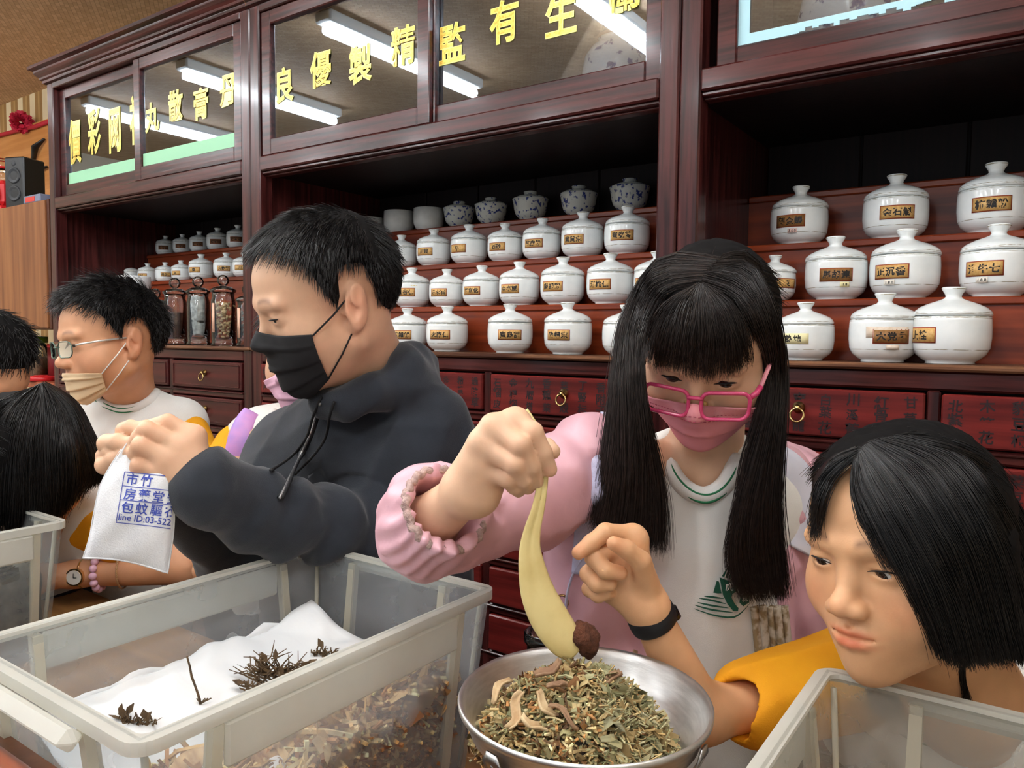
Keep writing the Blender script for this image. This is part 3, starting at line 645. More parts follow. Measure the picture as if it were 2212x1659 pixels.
def dist(p, P):
    if p[0] == 'c':
        _, a, b, ra, rb, _, _ = p
        ab = b - a; q = P - a; t = np.clip((q @ ab) / (ab @ ab), 0, 1)
        d = q - t[:, None] * ab
        return np.sqrt(np.einsum('ij,ij->i', d, d)) - (ra + (rb - ra) * t)
    if p[0] == 'e':
        q = P - p[1]
        if p[3] is not None: q = q @ p[3]
        r = p[2]; s = q / r; k0 = np.sqrt(np.einsum('ij,ij->i', s, s)); s2 = s / r; k1 = np.sqrt(np.einsum('ij,ij->i', s2, s2))
        return k0 * (k0 - 1) / (k1 + 1e-9)
    return field(p[1], P)
def field(prims, P):
    D = np.full(len(P), 1.0, dtype=np.float32)
    for p in prims:
        d = dist(p, P)
        D = smax(D, -d, p[5]) if p[6] else smin(D, d, p[5])
    return D
def bounds(prims):
    lo = np.full(3, 1e9); hi = -lo
    for p in prims:
        if p[6]: continue
        if p[0] == 'c': l = np.minimum(p[1] - p[3], p[2] - p[4]); h = np.maximum(p[1] + p[3], p[2] + p[4])
        elif p[0] == 'e': m = p[2].max(); l = p[1] - m; h = p[1] + m
        else: l, h = bounds(p[1])
        lo = np.minimum(lo, l); hi = np.maximum(hi, h)
    return lo, hi
def polygonize(prims, h, extra=None, clip=None):
    """naive surface nets over blocks near the surface; extra(P) adds a small displacement"""
    lo, hi = bounds(prims); 
    if clip is not None: lo = np.maximum(lo, clip[0]); hi = np.minimum(hi, clip[1])
    lo = lo - 4 * h; B = 8
    nb = np.ceil((hi + 4 * h - lo) / (h * B)).astype(int); n = nb * B
    V = np.full(n, 1.0, dtype=np.float32)
    ci = np.stack(np.meshgrid(*[np.arange(k) for k in nb], indexing='ij'), -1).reshape(-1, 3)
    cen = (lo + (ci * B + (B - 1) / 2) * h).astype(np.float32)
    dc = field(prims, cen)
    R = h * B * 0.87
    far = np.sign(dc); 
    V = np.repeat(np.repeat(np.repeat(far.reshape(nb).astype(np.float32), B, 0), B, 1), B, 2)
    keep = np.abs(dc) < R * 1.25 + 0.012
    kc = ci[keep]; sup = kc // 3
    key = (sup[:, 0] * 4096 + sup[:, 1]) * 4096 + sup[:, 2]
    order = np.argsort(key, kind='stable'); kc = kc[order]; key = key[order]
    cuts = np.flatnonzero(np.diff(key)) + 1
    loc = np.stack(np.meshgrid(*[np.arange(B)] * 3, indexing='ij'), -1).reshape(-1, 3)
    Rs = h * B * 1.5 * 1.74
    for g in np.split(kc, cuts):
        I = (g[:, None, :] * B + loc[None]).reshape(-1, 3)
        P = (lo + I * h).astype(np.float32)
        c = (lo + ((g.min(0) // 3 * 3 + 1.5) * B) * h).astype(np.float32)[None]
        sel = [p for p in prims if dist(p, c)[0] < Rs + 2.2 * R + p[5]]
        if not sel: continue
        d = field(sel, P)
        if extra is not None: d = d + extra(P)
        V[I[:, 0], I[:, 1], I[:, 2]] = d
    if clip is not None: V[0] = V[-1] = 1; V[:, 0] = V[:, -1] = 1; V[:, :, 0] = V[:, :, -1] = 1
    s = V < 0
    m = np.zeros(n - 1, dtype=bool)
    c000 = s[:-1, :-1, :-1]
    for dx in (0, 1):
        for dy in (0, 1):
            for dz in (0, 1):
                if dx + dy + dz: m |= (s[dx:n[0] - 1 + dx, dy:n[1] - 1 + dy, dz:n[2] - 1 + dz] != c000)
    cells = np.argwhere(m); N = len(cells)
    cid = np.full(n - 1, -1, dtype=np.int32); cid[m] = np.arange(N)
    acc = np.zeros((N, 3)); cnt = np.zeros(N)
    corner = [(dx, dy, dz) for dx in (0, 1) for dy in (0, 1) for dz in (0, 1)]
    cv = {c: V[cells[:, 0] + c[0], cells[:, 1] + c[1], cells[:, 2] + c[2]] for c in corner}
    for a in corner:
        for ax in range(3):
            if a[ax] == 0:
                b = list(a); b[ax] = 1; b = tuple(b); va, vb = cv[a], cv[b]; x = (va < 0) != (vb < 0)
                t = va / (va - vb + 1e-12 * ((va - vb) == 0)); pos = np.tile(np.array(a, float), (N, 1)); pos[:, ax] += t
                acc[x] += pos[x]; cnt[x] += 1
    verts = lo + (cells + acc / cnt[:, None]) * h
    faces = []
    for ax in range(3):
        o1, o2 = [(1, 2), (2, 0), (0, 1)][ax]
        sl0 = [slice(None)] * 3; sl1 = [slice(None)] * 3; sl0[ax] = slice(0, -1); sl1[ax] = slice(1, None)
        A, Bb = s[tuple(sl0)], s[tuple(sl1)]; e = np.argwhere(A != Bb)
        e = e[(e[:, o1] > 0) & (e[:, o2] > 0) & (e[:, o1] < n[o1] - 1) & (e[:, o2] < n[o2] - 1)]
        ins = A[e[:, 0], e[:, 1], e[:, 2]]
        q = []
        for i, j in ((0, 0), (-1, 0), (-1, -1), (0, -1)):
            w_ = e.copy(); w_[:, o1] += i; w_[:, o2] += j; q.append(cid[w_[:, 0], w_[:, 1], w_[:, 2]])
        q = np.stack(q, 1); q[~ins] = q[~ins][:, ::-1]; faces.append(q)
    F = np.vstack(faces); F = F[(F >= 0).all(1)]
    return verts, F
def relax(V, F, it=1, lam=0.5):
    E = np.vstack([F[:, [0, 1]], F[:, [1, 2]], F[:, [2, 3]], F[:, [3, 0]]])
    for _ in range(it):
        acc = np.zeros_like(V); cnt = np.zeros(len(V))
        for k in range(3):
            acc[:, k] = np.bincount(E[:, 0], V[E[:, 1], k], len(V)) + np.bincount(E[:, 1], V[E[:, 0], k], len(V))
        cnt = np.bincount(E[:, 0], minlength=len(V)) + np.bincount(E[:, 1], minlength=len(V))
        V = V + lam * (acc / np.maximum(cnt, 1)[:, None] - V)
    return V
def vnoise(P, f, seed=0):
    """cheap smooth 3-D noise from rotated sines"""
    r = np.random.default_rng(seed); out = np.zeros(len(P))
    for k in range(6):
        w_ = r.normal(size=3); w_ = w_ / np.linalg.norm(w_) * f * r.uniform(0.6, 1.7); out += np.sin(P @ w_ + r.uniform(0, 6.28) + 1.3 * np.sin(P @ (w_[[1, 2, 0]] * 0.7)))
    return out / 6
def folds(P, f, amp, axis, seed=0):
    """cloth folds: ridges that run along axis"""
    a = np.asarray(axis, float); a /= np.linalg.norm(a); Q = P - 0.8 * np.outer(P @ a, a)
    v = vnoise(Q, f, seed); return amp * (1 - np.abs(v) * 2.2)

class Frame:
    """head frame: x to the left of the person, -y out of the face, z up"""
    def __init__(s, O, face, up, sc=1.0):
        f = np.asarray(face, float); f /= np.linalg.norm(f); Y = -f; Z = np.asarray(up, float); Z = Z - Y * (Z @ Y); Z /= np.linalg.norm(Z)
        s.O = np.asarray(O, float); s.R = np.stack([np.cross(Y, Z), Y, Z], 1); s.s = sc
    def p(s, *q):
        q = np.asarray(q[0] if len(q) == 1 else q, float); return s.O + (q * s.s) @ s.R.T
    def v(s, q): return np.asarray(q, float) @ s.R.T
    def inv(s, P): return ((np.asarray(P) - s.O) @ s.R) / s.s
    def e(s, c, r, k=0.01, sub=False, rot=None):
        R = s.R if rot is None else s.R @ rot
        return ell(s.p(c), np.asarray(r) * s.s, R, k * s.s, sub)
    def c(s, a, b, ra, rb, k=0.01, sub=False): return cone(s.p(a), s.p(b), ra * s.s, rb * s.s, k * s.s, sub)
    def b(s, c, r, k=0.01, sub=False): return ball(s.p(c), r * s.s, k * s.s, sub)
def rotm(ax, an):
    c, s_ = cos(an), sin(an)
    return np.array({'x': [[1, 0, 0], [0, c, -s_], [0, s_, c]], 'y': [[c, 0, s_], [0, 1, 0], [-s_, 0, c]], 'z': [[c, -s_, 0], [s_, c, 0], [0, 0, 1]]}[ax])

def head_prims(f, openl=1.0, child=True, ears=True, neck=None, gaze=0.0, ropen=None):
    """blended shapes of a head; eyes at z = 0"""
    ck = 1.0 if child else 0.0
    L = [f.e((0, .012, .03), (.077, .092, .085)), f.e((0, -.028, .036), (.064, .062, .062), .03),
         f.e((0, -.028, -.03), (.062 + .003 * ck, .058, .072), .03)]
    for s in (1, -1):
        L += [f.e((s * .041, -.045, -.038), (.029 + .003 * ck, .031, .034), .025), f.c((s * .052, .006, -.052), (s * .012, -.055, -.098 + .003 * ck), .022, .019, .025)]
    L += [f.b((0, -.069, -.1), .0165, .018), f.e((0, -.0695, -.066), (.032, .0225, .027), .02)]
    for s in (1, -1):
        L += [f.e((s * .032, -.101, .0015), (.021, .0145, .0105), .02, True), f.c((s * .012, -.087, .017), (s * .045, -.08, .019), .008, .006, .016)]
    L += [f.c((0, -.0815, .006), (0, -.098, -.03), .0075, .0088, .014), f.b((0, -.1025, -.0355), .0102, .01)]
    for s in (1, -1): L += [f.e((s * .0122, -.095, -.039), (.0078, .0105, .0078), .006)]
    for s in (1, -1): L += [f.e((s * .0066, -.101, -.0472), (.0042, .005, .0035), .003, True)]
    # lips
    up = [(-.0255, -.079, -.0642), (-.013, -.089, -.0622), (-.0045, -.0925, -.0598), (0, -.0922, -.061), (.0045, -.0925, -.0598), (.013, -.089, -.0622), (.0255, -.079, -.0642)]
    lo = [(-.0235, -.0795, -.0656), (-.0115, -.0885, -.0718), (0, -.0912, -.0732), (.0115, -.0885, -.0718), (.0235, -.0795, -.0656)]
    L += [grp([f.c(up[i], up[i + 1], .0036, .0036, .003) for i in range(6)], .004 * f.s), grp([f.c(lo[i], lo[i + 1], .0048, .0048, .003) for i in range(4)], .004 * f.s)]
    gr = [(-.0265, -.0805, -.0646), (-.0115, -.0945, -.0664), (0, -.0975, -.0668), (.0115, -.0945, -.0664), (.0265, -.0805, -.0646)]
    L += [grp([f.c(gr[i], gr[i + 1], .0014, .0014, .001) for i in range(4)], .003 * f.s, True), f.c((0, -.0945, -.05), (0, -.0925, -.056), .002, .002, .004, True)]
    # eyelids and slit
    for s in (1, -1):
        op = openl if (ropen is None or s > 0) else ropen
        L += [f.e((s * .031, -.0735, -.001), (.0165, .0145, .0125), .007)]
        L += [f.e((s * .0315, -.0895, -.003), (.0132, .0085, .0008 + .0032 * op), .0015, True, rotm('y', s * .10))]
        L += [grp([f.c((s * (.02 + .0225 * t), -.0885 - .0035 * sin(pi * (t * .8 + .1)) + .007 * t * t, .003 + .003 * op + .0022 * sin(pi * t)), (s * (.02 + .0225 * (t + .25)), -.0885 - .0035 * sin(pi * ((t + .25) * .8 + .1)) + .007 * (t + .25) ** 2, .003 + .003 * op + .0022 * sin(pi * (t + .25))), .0006, .0006, .001) for t in (0, .25, .5, .75)], .002 * f.s, True)]
    if ears:
        for s in (1, -1):
            r_ = rotm('z', s * .35) @ rotm('x', -.15)
            L += [f.e((s * .0785, .016, -.006), (.008, .019, .032), .008, False, r_), f.e((s * .087, .011, -.002), (.006, .0105, .02), .005, True, r_), f.e((s * .0815, .02, .009), (.0035, .013, .017), .003, False, r_), f.e((s * .088, .019, .009), (.004, .008, .012), .003, True, r_), f.b((s * .0755, .007, -.032), .0075, .008), f.b((s * .0755, .0005, -.008), .0055, .006)]
    return L
def neck_prims(f, base, r, k=.03):
    return [cone(f.p(0, .022, -.045), base, r * .95, r * 1.04, k), cone(f.p(0, -.005, -.075), base, r * .7, r * .9, k)]
def head_tint(f, V, base=(1, 1, 1), lip=(1.0, .55, .55), blush=.12, brow=True, brows=1.0):
    """the skin's own colour: lips, cheeks, ears a little redder, brows as pigment under the hairs"""
    q = f.inv(V); t = np.tile(np.array(base, float), (len(V), 1))
    def g(c, r): d = ((q - np.array(c)) / np.array(r)); return np.exp(-(d ** 2).sum(1))
    lips = np.maximum(np.clip(1.5 * g((0, -.09, -.0625), (.0185, .02, .0042)), 0, 1), np.clip(1.6 * g((0, -.088, -.0715), (.0165, .02, .0052)), 0, 1))
    ax = np.abs(q[:, 0]); qa = q.copy(); qa[:, 0] = ax
    def ga(c, r): d = ((qa - np.array(c)) / np.array(r)); return np.exp(-(d ** 2).sum(1))
    t = t * (1 - np.outer(blush * ga((.045, -.07, -.035), (.022, .03, .02)), (0, .8, .9)))
    t = t * (1 - np.outer(.10 * g((0, -.11, -.036), (.014, .02, .012)), (0, .8, .9)))
    t = t * (1 - np.outer(.16 * ga((.083, .016, -.006), (.02, .03, .035)), (0, .9, .9)))
    t = t * (1 - lips[:, None]) + t * np.array(lip) * lips[:, None]
    if brow:
        bz = .0225 + .0035 * np.sin(np.clip((ax - .012) / .036, 0, 1) * pi) - .10 * np.clip(ax - .038, 0, 1)
        m = np.clip(1 - np.abs(q[:, 2] - bz) / .0056, 0, 1) * np.clip((ax - .011) / .006, 0, 1) * np.clip((.05 - ax) / .01, 0, 1) * (q[:, 1] < -.05)
        t = t * (1 - (m * .86 * brows)[:, None] * np.array([.8, .85, .85]))
    # dark lash line around the slit
    return t
SKIN_M = {}
def skin_mat(name, rgb, rough=.48):
    return mat(name, rgb, rough, rgb2=tuple(int(v * .95) for v in rgb), scale=35, attr=True, sss=0.12, bump=0.05, bscale=600, mix=(.3, .7))
EYE_W = mat('eye_white', (226, 222, 216), .12, coat=.5); IRIS = mat('dark_iris', (34, 22, 18), .08, coat=.6); HAIR = None
def hair_mat(name, rgb, rough=.34):
    m = mat(name, rgb, rough, spec=.5, rgb2=tuple(int(v * 1.5) + 3 for v in rgb), scale=120)
    return m
HAIR_BLACK = hair_mat('black_hair', (17, 15, 15)); HAIR_BROWN = hair_mat('brown_black_hair', (26, 19, 16)); LASH = mat('lash_black', (14, 11, 11), .6)
def eyes(f, parent, gaze=(0, 0), sides=(1, -1)):
    for s in sides:
        c = f.p(s * .031, -.0735, -.001); r = .0128 * f.s
        d = np.array([gaze[0], -1.0, gaze[1]], float); d /= np.linalg.norm(d); dv = f.v(d)
        fr = Frame(c, dv, f.R[:, 2], 1.0); mb = MB()
        prof = [(r * sin(a), -r * cos(a)) for a in np.linspace(1e-4, pi, 24)]
        V = []; F = []; seg = 28
        for rr, yy in prof:
            for k in range(seg): V.append(fr.p(rr * cos(2 * pi * k / seg), yy, rr * sin(2 * pi * k / seg)))
        M = []
        for i in range(len(prof) - 1):
            for k in range(seg): F.append((i * seg + k, i * seg + (k + 1) % seg, (i + 1) * seg + (k + 1) % seg, (i + 1) * seg + k)); M.append(1 if i < 5 else 0)
        me = make_mesh('eyeball', V, F, True, [EYE_W, IRIS], M); link('eyeball', me, parent)
        # lash line along the upper lid
    
def lashes(f, parent, op=1.0, sides=(1, -1), r=.0009):
    for s in sides:
        mb = MB(); pts = []
        for t in np.linspace(0, 1, 9):
            x = .0185 + .0262 * t; y = -.0855 - .0058 * sin(pi * (t * .75 + .12)) + .005 * t * t; z = -.0025 + (.0008 + .0030 * op) * sin(pi * (t * .9 + .08)) ** .7 + .0028 * (t - .4)
            pts.append(f.p(s * x, y, z))
        mb.tube(pts, np.array([.4, .8, 1, 1.15, 1.2, 1.25, 1.3, 1.2, .5]) * r * f.s, 6)
        mb.build('eyelashes', LASH, parent)
def brow_hair(f, parent, m, n=130, dens=1.0):
    pts = []
    for s in (1, -1):
        for k in range(n):
            t = RNG.random(); x = .013 + .036 * t; z = .0225 + .0035 * sin(pi * t) - .10 * max(0, x - .038) + RNG.normal() * .0016
            d = np.array([.8, 0, .5 - .7 * t]); y = -.0945 + .10 * max(0, x - .012) ** 1.15 * 2.2
            a = np.array([x, y, z]); b = a + d * .0055; b[1] = -.0945 + .10 * max(0, b[0] - .012) ** 1.15 * 2.2 - .001
            pts.append([f.p(s * v[0], v[1], v[2]) for v in (a, (a + b) / 2 + (0, -.0008, 0), b)])
    o_ = link('eyebrows', strands(np.array(pts), .00022 * f.s, 'eyebrows', m), parent); o_['kind'] = 'stuff'; return o_
def strands(P, r, name, m, taper=.25, flat=None):
    """P (n,k,3) polylines to one mesh of three-sided hairs"""
    n, k = P.shape[:2]; T = np.gradient(P, axis=1); T /= np.linalg.norm(T, axis=2)[..., None] + 1e-12
    ref = np.array([.31, .52, .8]); u = np.cross(T, ref); u /= np.linalg.norm(u, axis=2)[..., None] + 1e-9; v = np.cross(T, u)
    rr = np.broadcast_to(np.asarray(r, float).reshape(-1, 1) if np.ndim(r) else r, (n, 1)) * (1 - (1 - taper) * np.linspace(0, 1, k) ** 2)[None]
    ang = np.array([0, 2 * pi / 3, 4 * pi / 3])
    V = P[:, :, None] + rr[:, :, None, None] * (np.cos(ang)[None, None, :, None] * u[:, :, None] + np.sin(ang)[None, None, :, None] * v[:, :, None])
    idx = np.arange(n * k * 3).reshape(n, k, 3); a = idx[:, :-1]; b = idx[:, 1:]
    F = np.stack([a, np.roll(a, -1, 2), np.roll(b, -1, 2), b], -1).reshape(-1, 4)
    return make_mesh(name, V.reshape(-1, 3), F, True, [m])
def ray_r(f, prims, C, D, r0=.2, it=28):
    """distance from local point C along local unit directions D to the outer surface"""
    t = np.full(len(D), r0)
    for _ in range(it):
        P = f.p(C + D * t[:, None]).astype(np.float32)
        t = np.maximum(t - field(prims, P).astype(float) / f.s * .9, 0.005)
    return t
def blur(a, n=1, wrap=False):
    for _ in range(n):
        b = np.pad(a, 1, mode='edge')
        if wrap: b[:, 0] = b[:, -3]; b[:, -1] = b[:, 2]
        a = (b[1:-1, 1:-1] * 4 + b[:-2, 1:-1] + b[2:, 1:-1] + b[1:-1, :-2] + b[1:-1, 2:]) / 8
    return a
def face_mask(f, prims, parent, m, mloop, top=26, bot=-50, az=68, side_top=4, side_bot=-36, off=.004, pleat=.0016, drop=0.0, loops=(1, -1), name='face_mask', ear=(.074, .008), edge=None):
    C = np.array([0, -.012, -.058 - drop]); nu, nv = 49, 41
    U, Vv = np.meshgrid(np.linspace(-1, 1, nu), np.linspace(0, 1, nv), indexing='ij')
    T = side_top + (top - side_top) * np.clip(1 - np.abs(U), 0, 1) ** .9 * 1.0; Bo = side_bot + (bot - side_bot) * (1 - np.abs(U) ** 2.8)
    EL = np.radians(T + (Bo - T) * Vv); AZ = np.radians(az * U)
    D = np.stack([np.sin(AZ) * np.cos(EL), -np.cos(AZ) * np.cos(EL), np.sin(EL)], -1).reshape(-1, 3)
    r = ray_r(f, prims, C, D).reshape(nu, nv)
    sm = blur(r, 30); r2 = np.maximum(r, blur(np.maximum(sm, r), 12)) + off
    fold = ((Vv * 3.6 + .3) % 1.0); pl = np.where((Vv > .14) & (Vv < .93), (fold - .5) * 2, 0) * pleat * (1 - .75 * np.abs(U) ** 3)
    r2 = r2 + blur(pl, 1) * 1.6
    G = f.p(C + D * r2.reshape(-1)[:, None]).reshape(nu, nv, 3)
    o = MB().grid(G, thick=.0012 * f.s).build(name, m, parent)
    for s in loops:
        i = 0 if s < 0 else -1
        for j, zz in ((1, .018), (-2, -.028)):
            a = f.inv(G[i, j]); e = np.array([s * (ear[0] + .003), ear[1] + .012 * (1 if j == 1 else .3), zz]); mid = (a + e) / 2 + np.array([s * .009, -.004, -.002])
            MB().tube([f.p(a), f.p(mid), f.p(e), f.p(e + np.array([-s * .004, .012, -.01 if j == 1 else .01]))], .0013 * f.s, 6).build('ear_loop', mloop, o)
    return o, G
def hair_cap(f, prims, parent, m, line, thick=.008, name='hair_cap', amp=.0025, seed=1):
    """shell over the skull above a hairline; line(az_deg) gives the lowest elevation in degrees, az 0 = face, 180 = back"""
    C = np.array([0, .012, .012]); nu, nv = 96, 34; m = mat('hair_roots', (14, 12, 12), .8, spec=.15)
    az = np.linspace(-180, 180, nu + 1); e0 = np.array([line(a) for a in az]); VV = np.linspace(0, 1, nv)
    EL = np.radians(e0[:, None] + (89.5 - e0)[:, None] * VV[None]); AZ = np.radians(az)[:, None] * np.ones((1, nv))
    D = np.stack([np.sin(AZ) * np.cos(EL), -np.cos(AZ) * np.cos(EL), np.sin(EL)], -1).reshape(-1, 3)
    r = ray_r(f, prims, C, D).reshape(nu + 1, nv); r[-1] = r[0]
    th = thick * np.clip(VV * 5 + .12, 0, 1)[None] ** .6 + amp * vnoise(D * 1.0, 26, seed).reshape(nu + 1, nv) * np.clip(VV * 6, 0, 1); th[-1] = th[0]
    G = f.p(C + D * (r + th).reshape(-1)[:, None]).reshape(nu + 1, nv, 3)
    o = MB().grid(G).build(name, m, parent)
    return o, G, D.reshape(nu + 1, nv, 3)
def short_hair(f, G, D, parent, m, n, length, comb, lift=.45, r=.00045, jit=.35, k=5, name='hair', sel=None, grav=.0):
    """hairs rooted over the cap and combed along local directions comb(q)"""
    a, b = G.shape[:2]; i = RNG.integers(0, a - 1, n * 3); 
    el = np.arcsin(np.clip(D[..., 2], -1, 1)); wgt = np.cos(el)
    j = (RNG.random(n * 3) * (b - 1)).astype(int); ok = RNG.random(n * 3) < wgt[i, j] + .05; i, j = i[ok][:n], j[ok][:n]
    u, v = RNG.random(len(i))[:, None], RNG.random(len(i))[:, None]
    P = (G[i, j] * (1 - u) + G[i + 1, j] * u) * (1 - v) + (G[i, j + 1] * (1 - u) + G[i + 1, j + 1] * u) * v
    nr = f.v(D[i, j]); q = f.inv(P); cm = f.v(comb(q)); cm = cm - nr * np.einsum('ij,ij->i', cm, nr)[:, None]; cm /= np.linalg.norm(cm, axis=1)[:, None] + 1e-6
    cl = vnoise(q, 160, 5)[:, None] * np.array([[1, .6, .3]]) + RNG.normal(size=P.shape) * jit * .6
    L = (length(q) if callable(length) else np.full(len(P), length)) * RNG.uniform(.7, 1.15, len(P)) * f.s
    out = [P - nr * .004 * f.s]
    for s in range(1, k):
        t = s / (k - 1); d = nr * (lift * (1 - t * .9)) + cm * (1 - lift * .4) + f.v(cl * jit); d[:, 2] -= grav * t; d /= np.linalg.norm(d, axis=1)[:, None]
        out.append(out[-1] + d * (L / (k - 1))[:, None])
    return link(name, strands(np.stack(out, 1), r * f.s, name, m), parent)
def resample(c, k):
    c = np.asarray(c, float); t = np.linspace(0, len(c) - 1, k); i = np.clip(t.astype(int), 0, len(c) - 2); u = (t - i)[:, None]
    p0 = c[np.maximum(i - 1, 0)]; p1 = c[i]; p2 = c[i + 1]; p3 = c[np.minimum(i + 2, len(c) - 1)]
    return .5 * (2 * p1 + (p2 - p0) * u + (2 * p0 - 5 * p1 + 4 * p2 - p3) * u ** 2 + (3 * p1 - p0 - 3 * p2 + p3) * u ** 3)
def hair_sheet(guides, parent, m, n, name='hair', r=.0005, jit=.006, k=16, under=True, dirn=None, back=.006, tipjit=.03, seed=3, wav=.002, ucut=.96):
    """long hair combed between guide curves (each a list of world points) with a dense layer under the hairs"""
    rg = np.random.default_rng(seed); Gd = np.array([resample(g, k) for g in guides]); ng = len(Gd)
    t = rg.random(n) * (ng - 1); i = np.clip(t.astype(int), 0, ng - 2); u = (t - i)[:, None, None]; u = u * u * (3 - 2 * u) * .5 + u * .5
    P = Gd[i] * (1 - u) + Gd[i + 1] * u
    s = np.linspace(0, 1, k)[None, :, None]
    cl = np.round(t * 14) ; ph = np.sin(cl * 12.9898) * 43758.5; ph = ph - np.floor(ph)
    off = rg.normal(size=(n, 1, 3)) * jit * (.35 + .65 * s) + np.sin(s * 9 + ph[:, None, None] * 6.28) * wav * s * np.array([1, .6, .2])[None, None]
    P = P + off
    cut = 1 - np.abs(rg.normal(size=(n, 1, 1))) * tipjit
    P = P[:, :1] + (P - P[:, :1]) * np.ones_like(s) ; 
    ks = np.clip(cut[:, :, 0], .5, 1) * np.linspace(0, 1, k)[None] * (k - 1); ii = np.clip(ks.astype(int), 0, k - 2); uu = (ks - ii)[..., None]
    P = np.take_along_axis(P, ii[..., None], 1) * (1 - uu) + np.take_along_axis(P, ii[..., None] + 1, 1) * uu
    o = link(name, strands(P, r, name, m), parent)
    if under:
        G = []
        for q in np.linspace(0, ng - 1, (ng - 1) * 5 + 1):
            a = min(int(q), ng - 2); w_ = q - a; G.append(Gd[a] * (1 - w_) + Gd[a + 1] * w_)
        G = np.array(G); G = G[:, :max(3, int(k * ucut))]; sh = (dirn if dirn is not None else FW) * back
        MB().grid(G + sh, thick=.006).build(name + '_underlayer', m, o)
    return o
def bodymesh(name, prims, h, m, parent, tint=None, extra=None, it=1, clip=None):
    V, F = polygonize(prims, h, extra, clip)
    if it: V = relax(V, F, it)
    me = make_mesh(name, V, F, True, [m] if not isinstance(m, (list, tuple)) else m, None, tint(V) if tint else None)
    return link(name, me, parent)
def ring_on(f, prims, C, az0, az1, el, n=40): pass
def PX(*a): return [at(*p) for p in a]
def hand(palm, fingers, k=.008):
    """palm shapes plus finger chains kept apart from each other"""
    return [grp(palm, .01)] if False else list(palm) + [grp([grp(chain(p, r, .003), 0.0) for p, r in fingers], k)]
# ------------------------------------------------------------------ shop counter
CW = wood('counter_wood', (132, 92, 50), (162, 118, 68), 0.35, 0, .2, 4.0); CW2 = wood('counter_front', (92, 54, 32), (120, 74, 46), .35, 2, .2, 3.0)
RAILW = wood('worn_red_rail', (116, 58, 36), (156, 88, 60), .3, 0, .3, 4.0)
t = thing('shop_counter', 'long wooden shop counter with a raised rounded rail along the near edge', 'counter', (-.9, .5, 0))
MB().box((-1.6, -.26, .715), (1.7, .268, .75), 0, .006).build('worktop', CW, t)
MB().box((-1.58, -.24, 0), (1.68, -.2, .9)).build('front_panel', CW2, t)
MB().box((-1.58, .14, 0), (1.68, .17, .715)).build('rear_panel', CW2, t)
MB().tube([(-1.62, -.247, .905), (1.72, -.247, .905)], .024, 16).build('rail', RAILW, t)
# ------------------------------------------------------------------ translucent storage tubs
def plastic(name, rgb, clear, rough=.35, rgb2=None):
    m = bpy.data.materials.new(name); m.use_nodes = True; nt = m.node_tree; N = nt.nodes; L = nt.links; b = N['Principled BSDF']
    b.inputs['Roughness'].default_value = rough; b.inputs['Base Color'].default_value = (*lin(rgb), 1)
    tr = N.new('ShaderNodeBsdfTransparent'); tr.inputs[0].default_value = (.9, .92, .93, 1); tl = N.new('ShaderNodeBsdfTranslucent'); tl.inputs[0].default_value = (*lin(rgb), 1)
    m1 = N.new('ShaderNodeMixShader'); m1.inputs[0].default_value = .45; L.new(b.outputs[0], m1.inputs[1]); L.new(tl.outputs[0], m1.inputs[2])
    m2 = N.new('ShaderNodeMixShader'); tc = N.new('ShaderNodeTexCoord'); nz = N.new('ShaderNodeTexNoise'); nz.inputs['Scale'].default_value = 14; nz.inputs['Detail'].default_value = 6; L.new(tc.outputs['Object'], nz.inputs[0])
    mr = N.new('ShaderNodeMapRange'); mr.inputs[3].default_value = clear - .10; mr.inputs[4].default_value = clear + .10; L.new(nz.outputs[0], mr.inputs[0]); L.new(mr.outputs[0], m2.inputs[0])
    L.new(m1.outputs[0], m2.inputs[1]); L.new(tr.outputs[0], m2.inputs[2]); L.new(m2.outputs[0], N['Material Output'].inputs[0])
    MATS[name] = m; return m
TUB = plastic('cloudy_plastic_wall', (222, 226, 228), .73); TUBR = plastic('cloudy_plastic_rim', (232, 231, 222), .14); TUBY = plastic('yellowed_plastic_rib', (232, 228, 210), .25)
TUB2 = plastic('beige_plastic_wall', (216, 210, 198), .68)
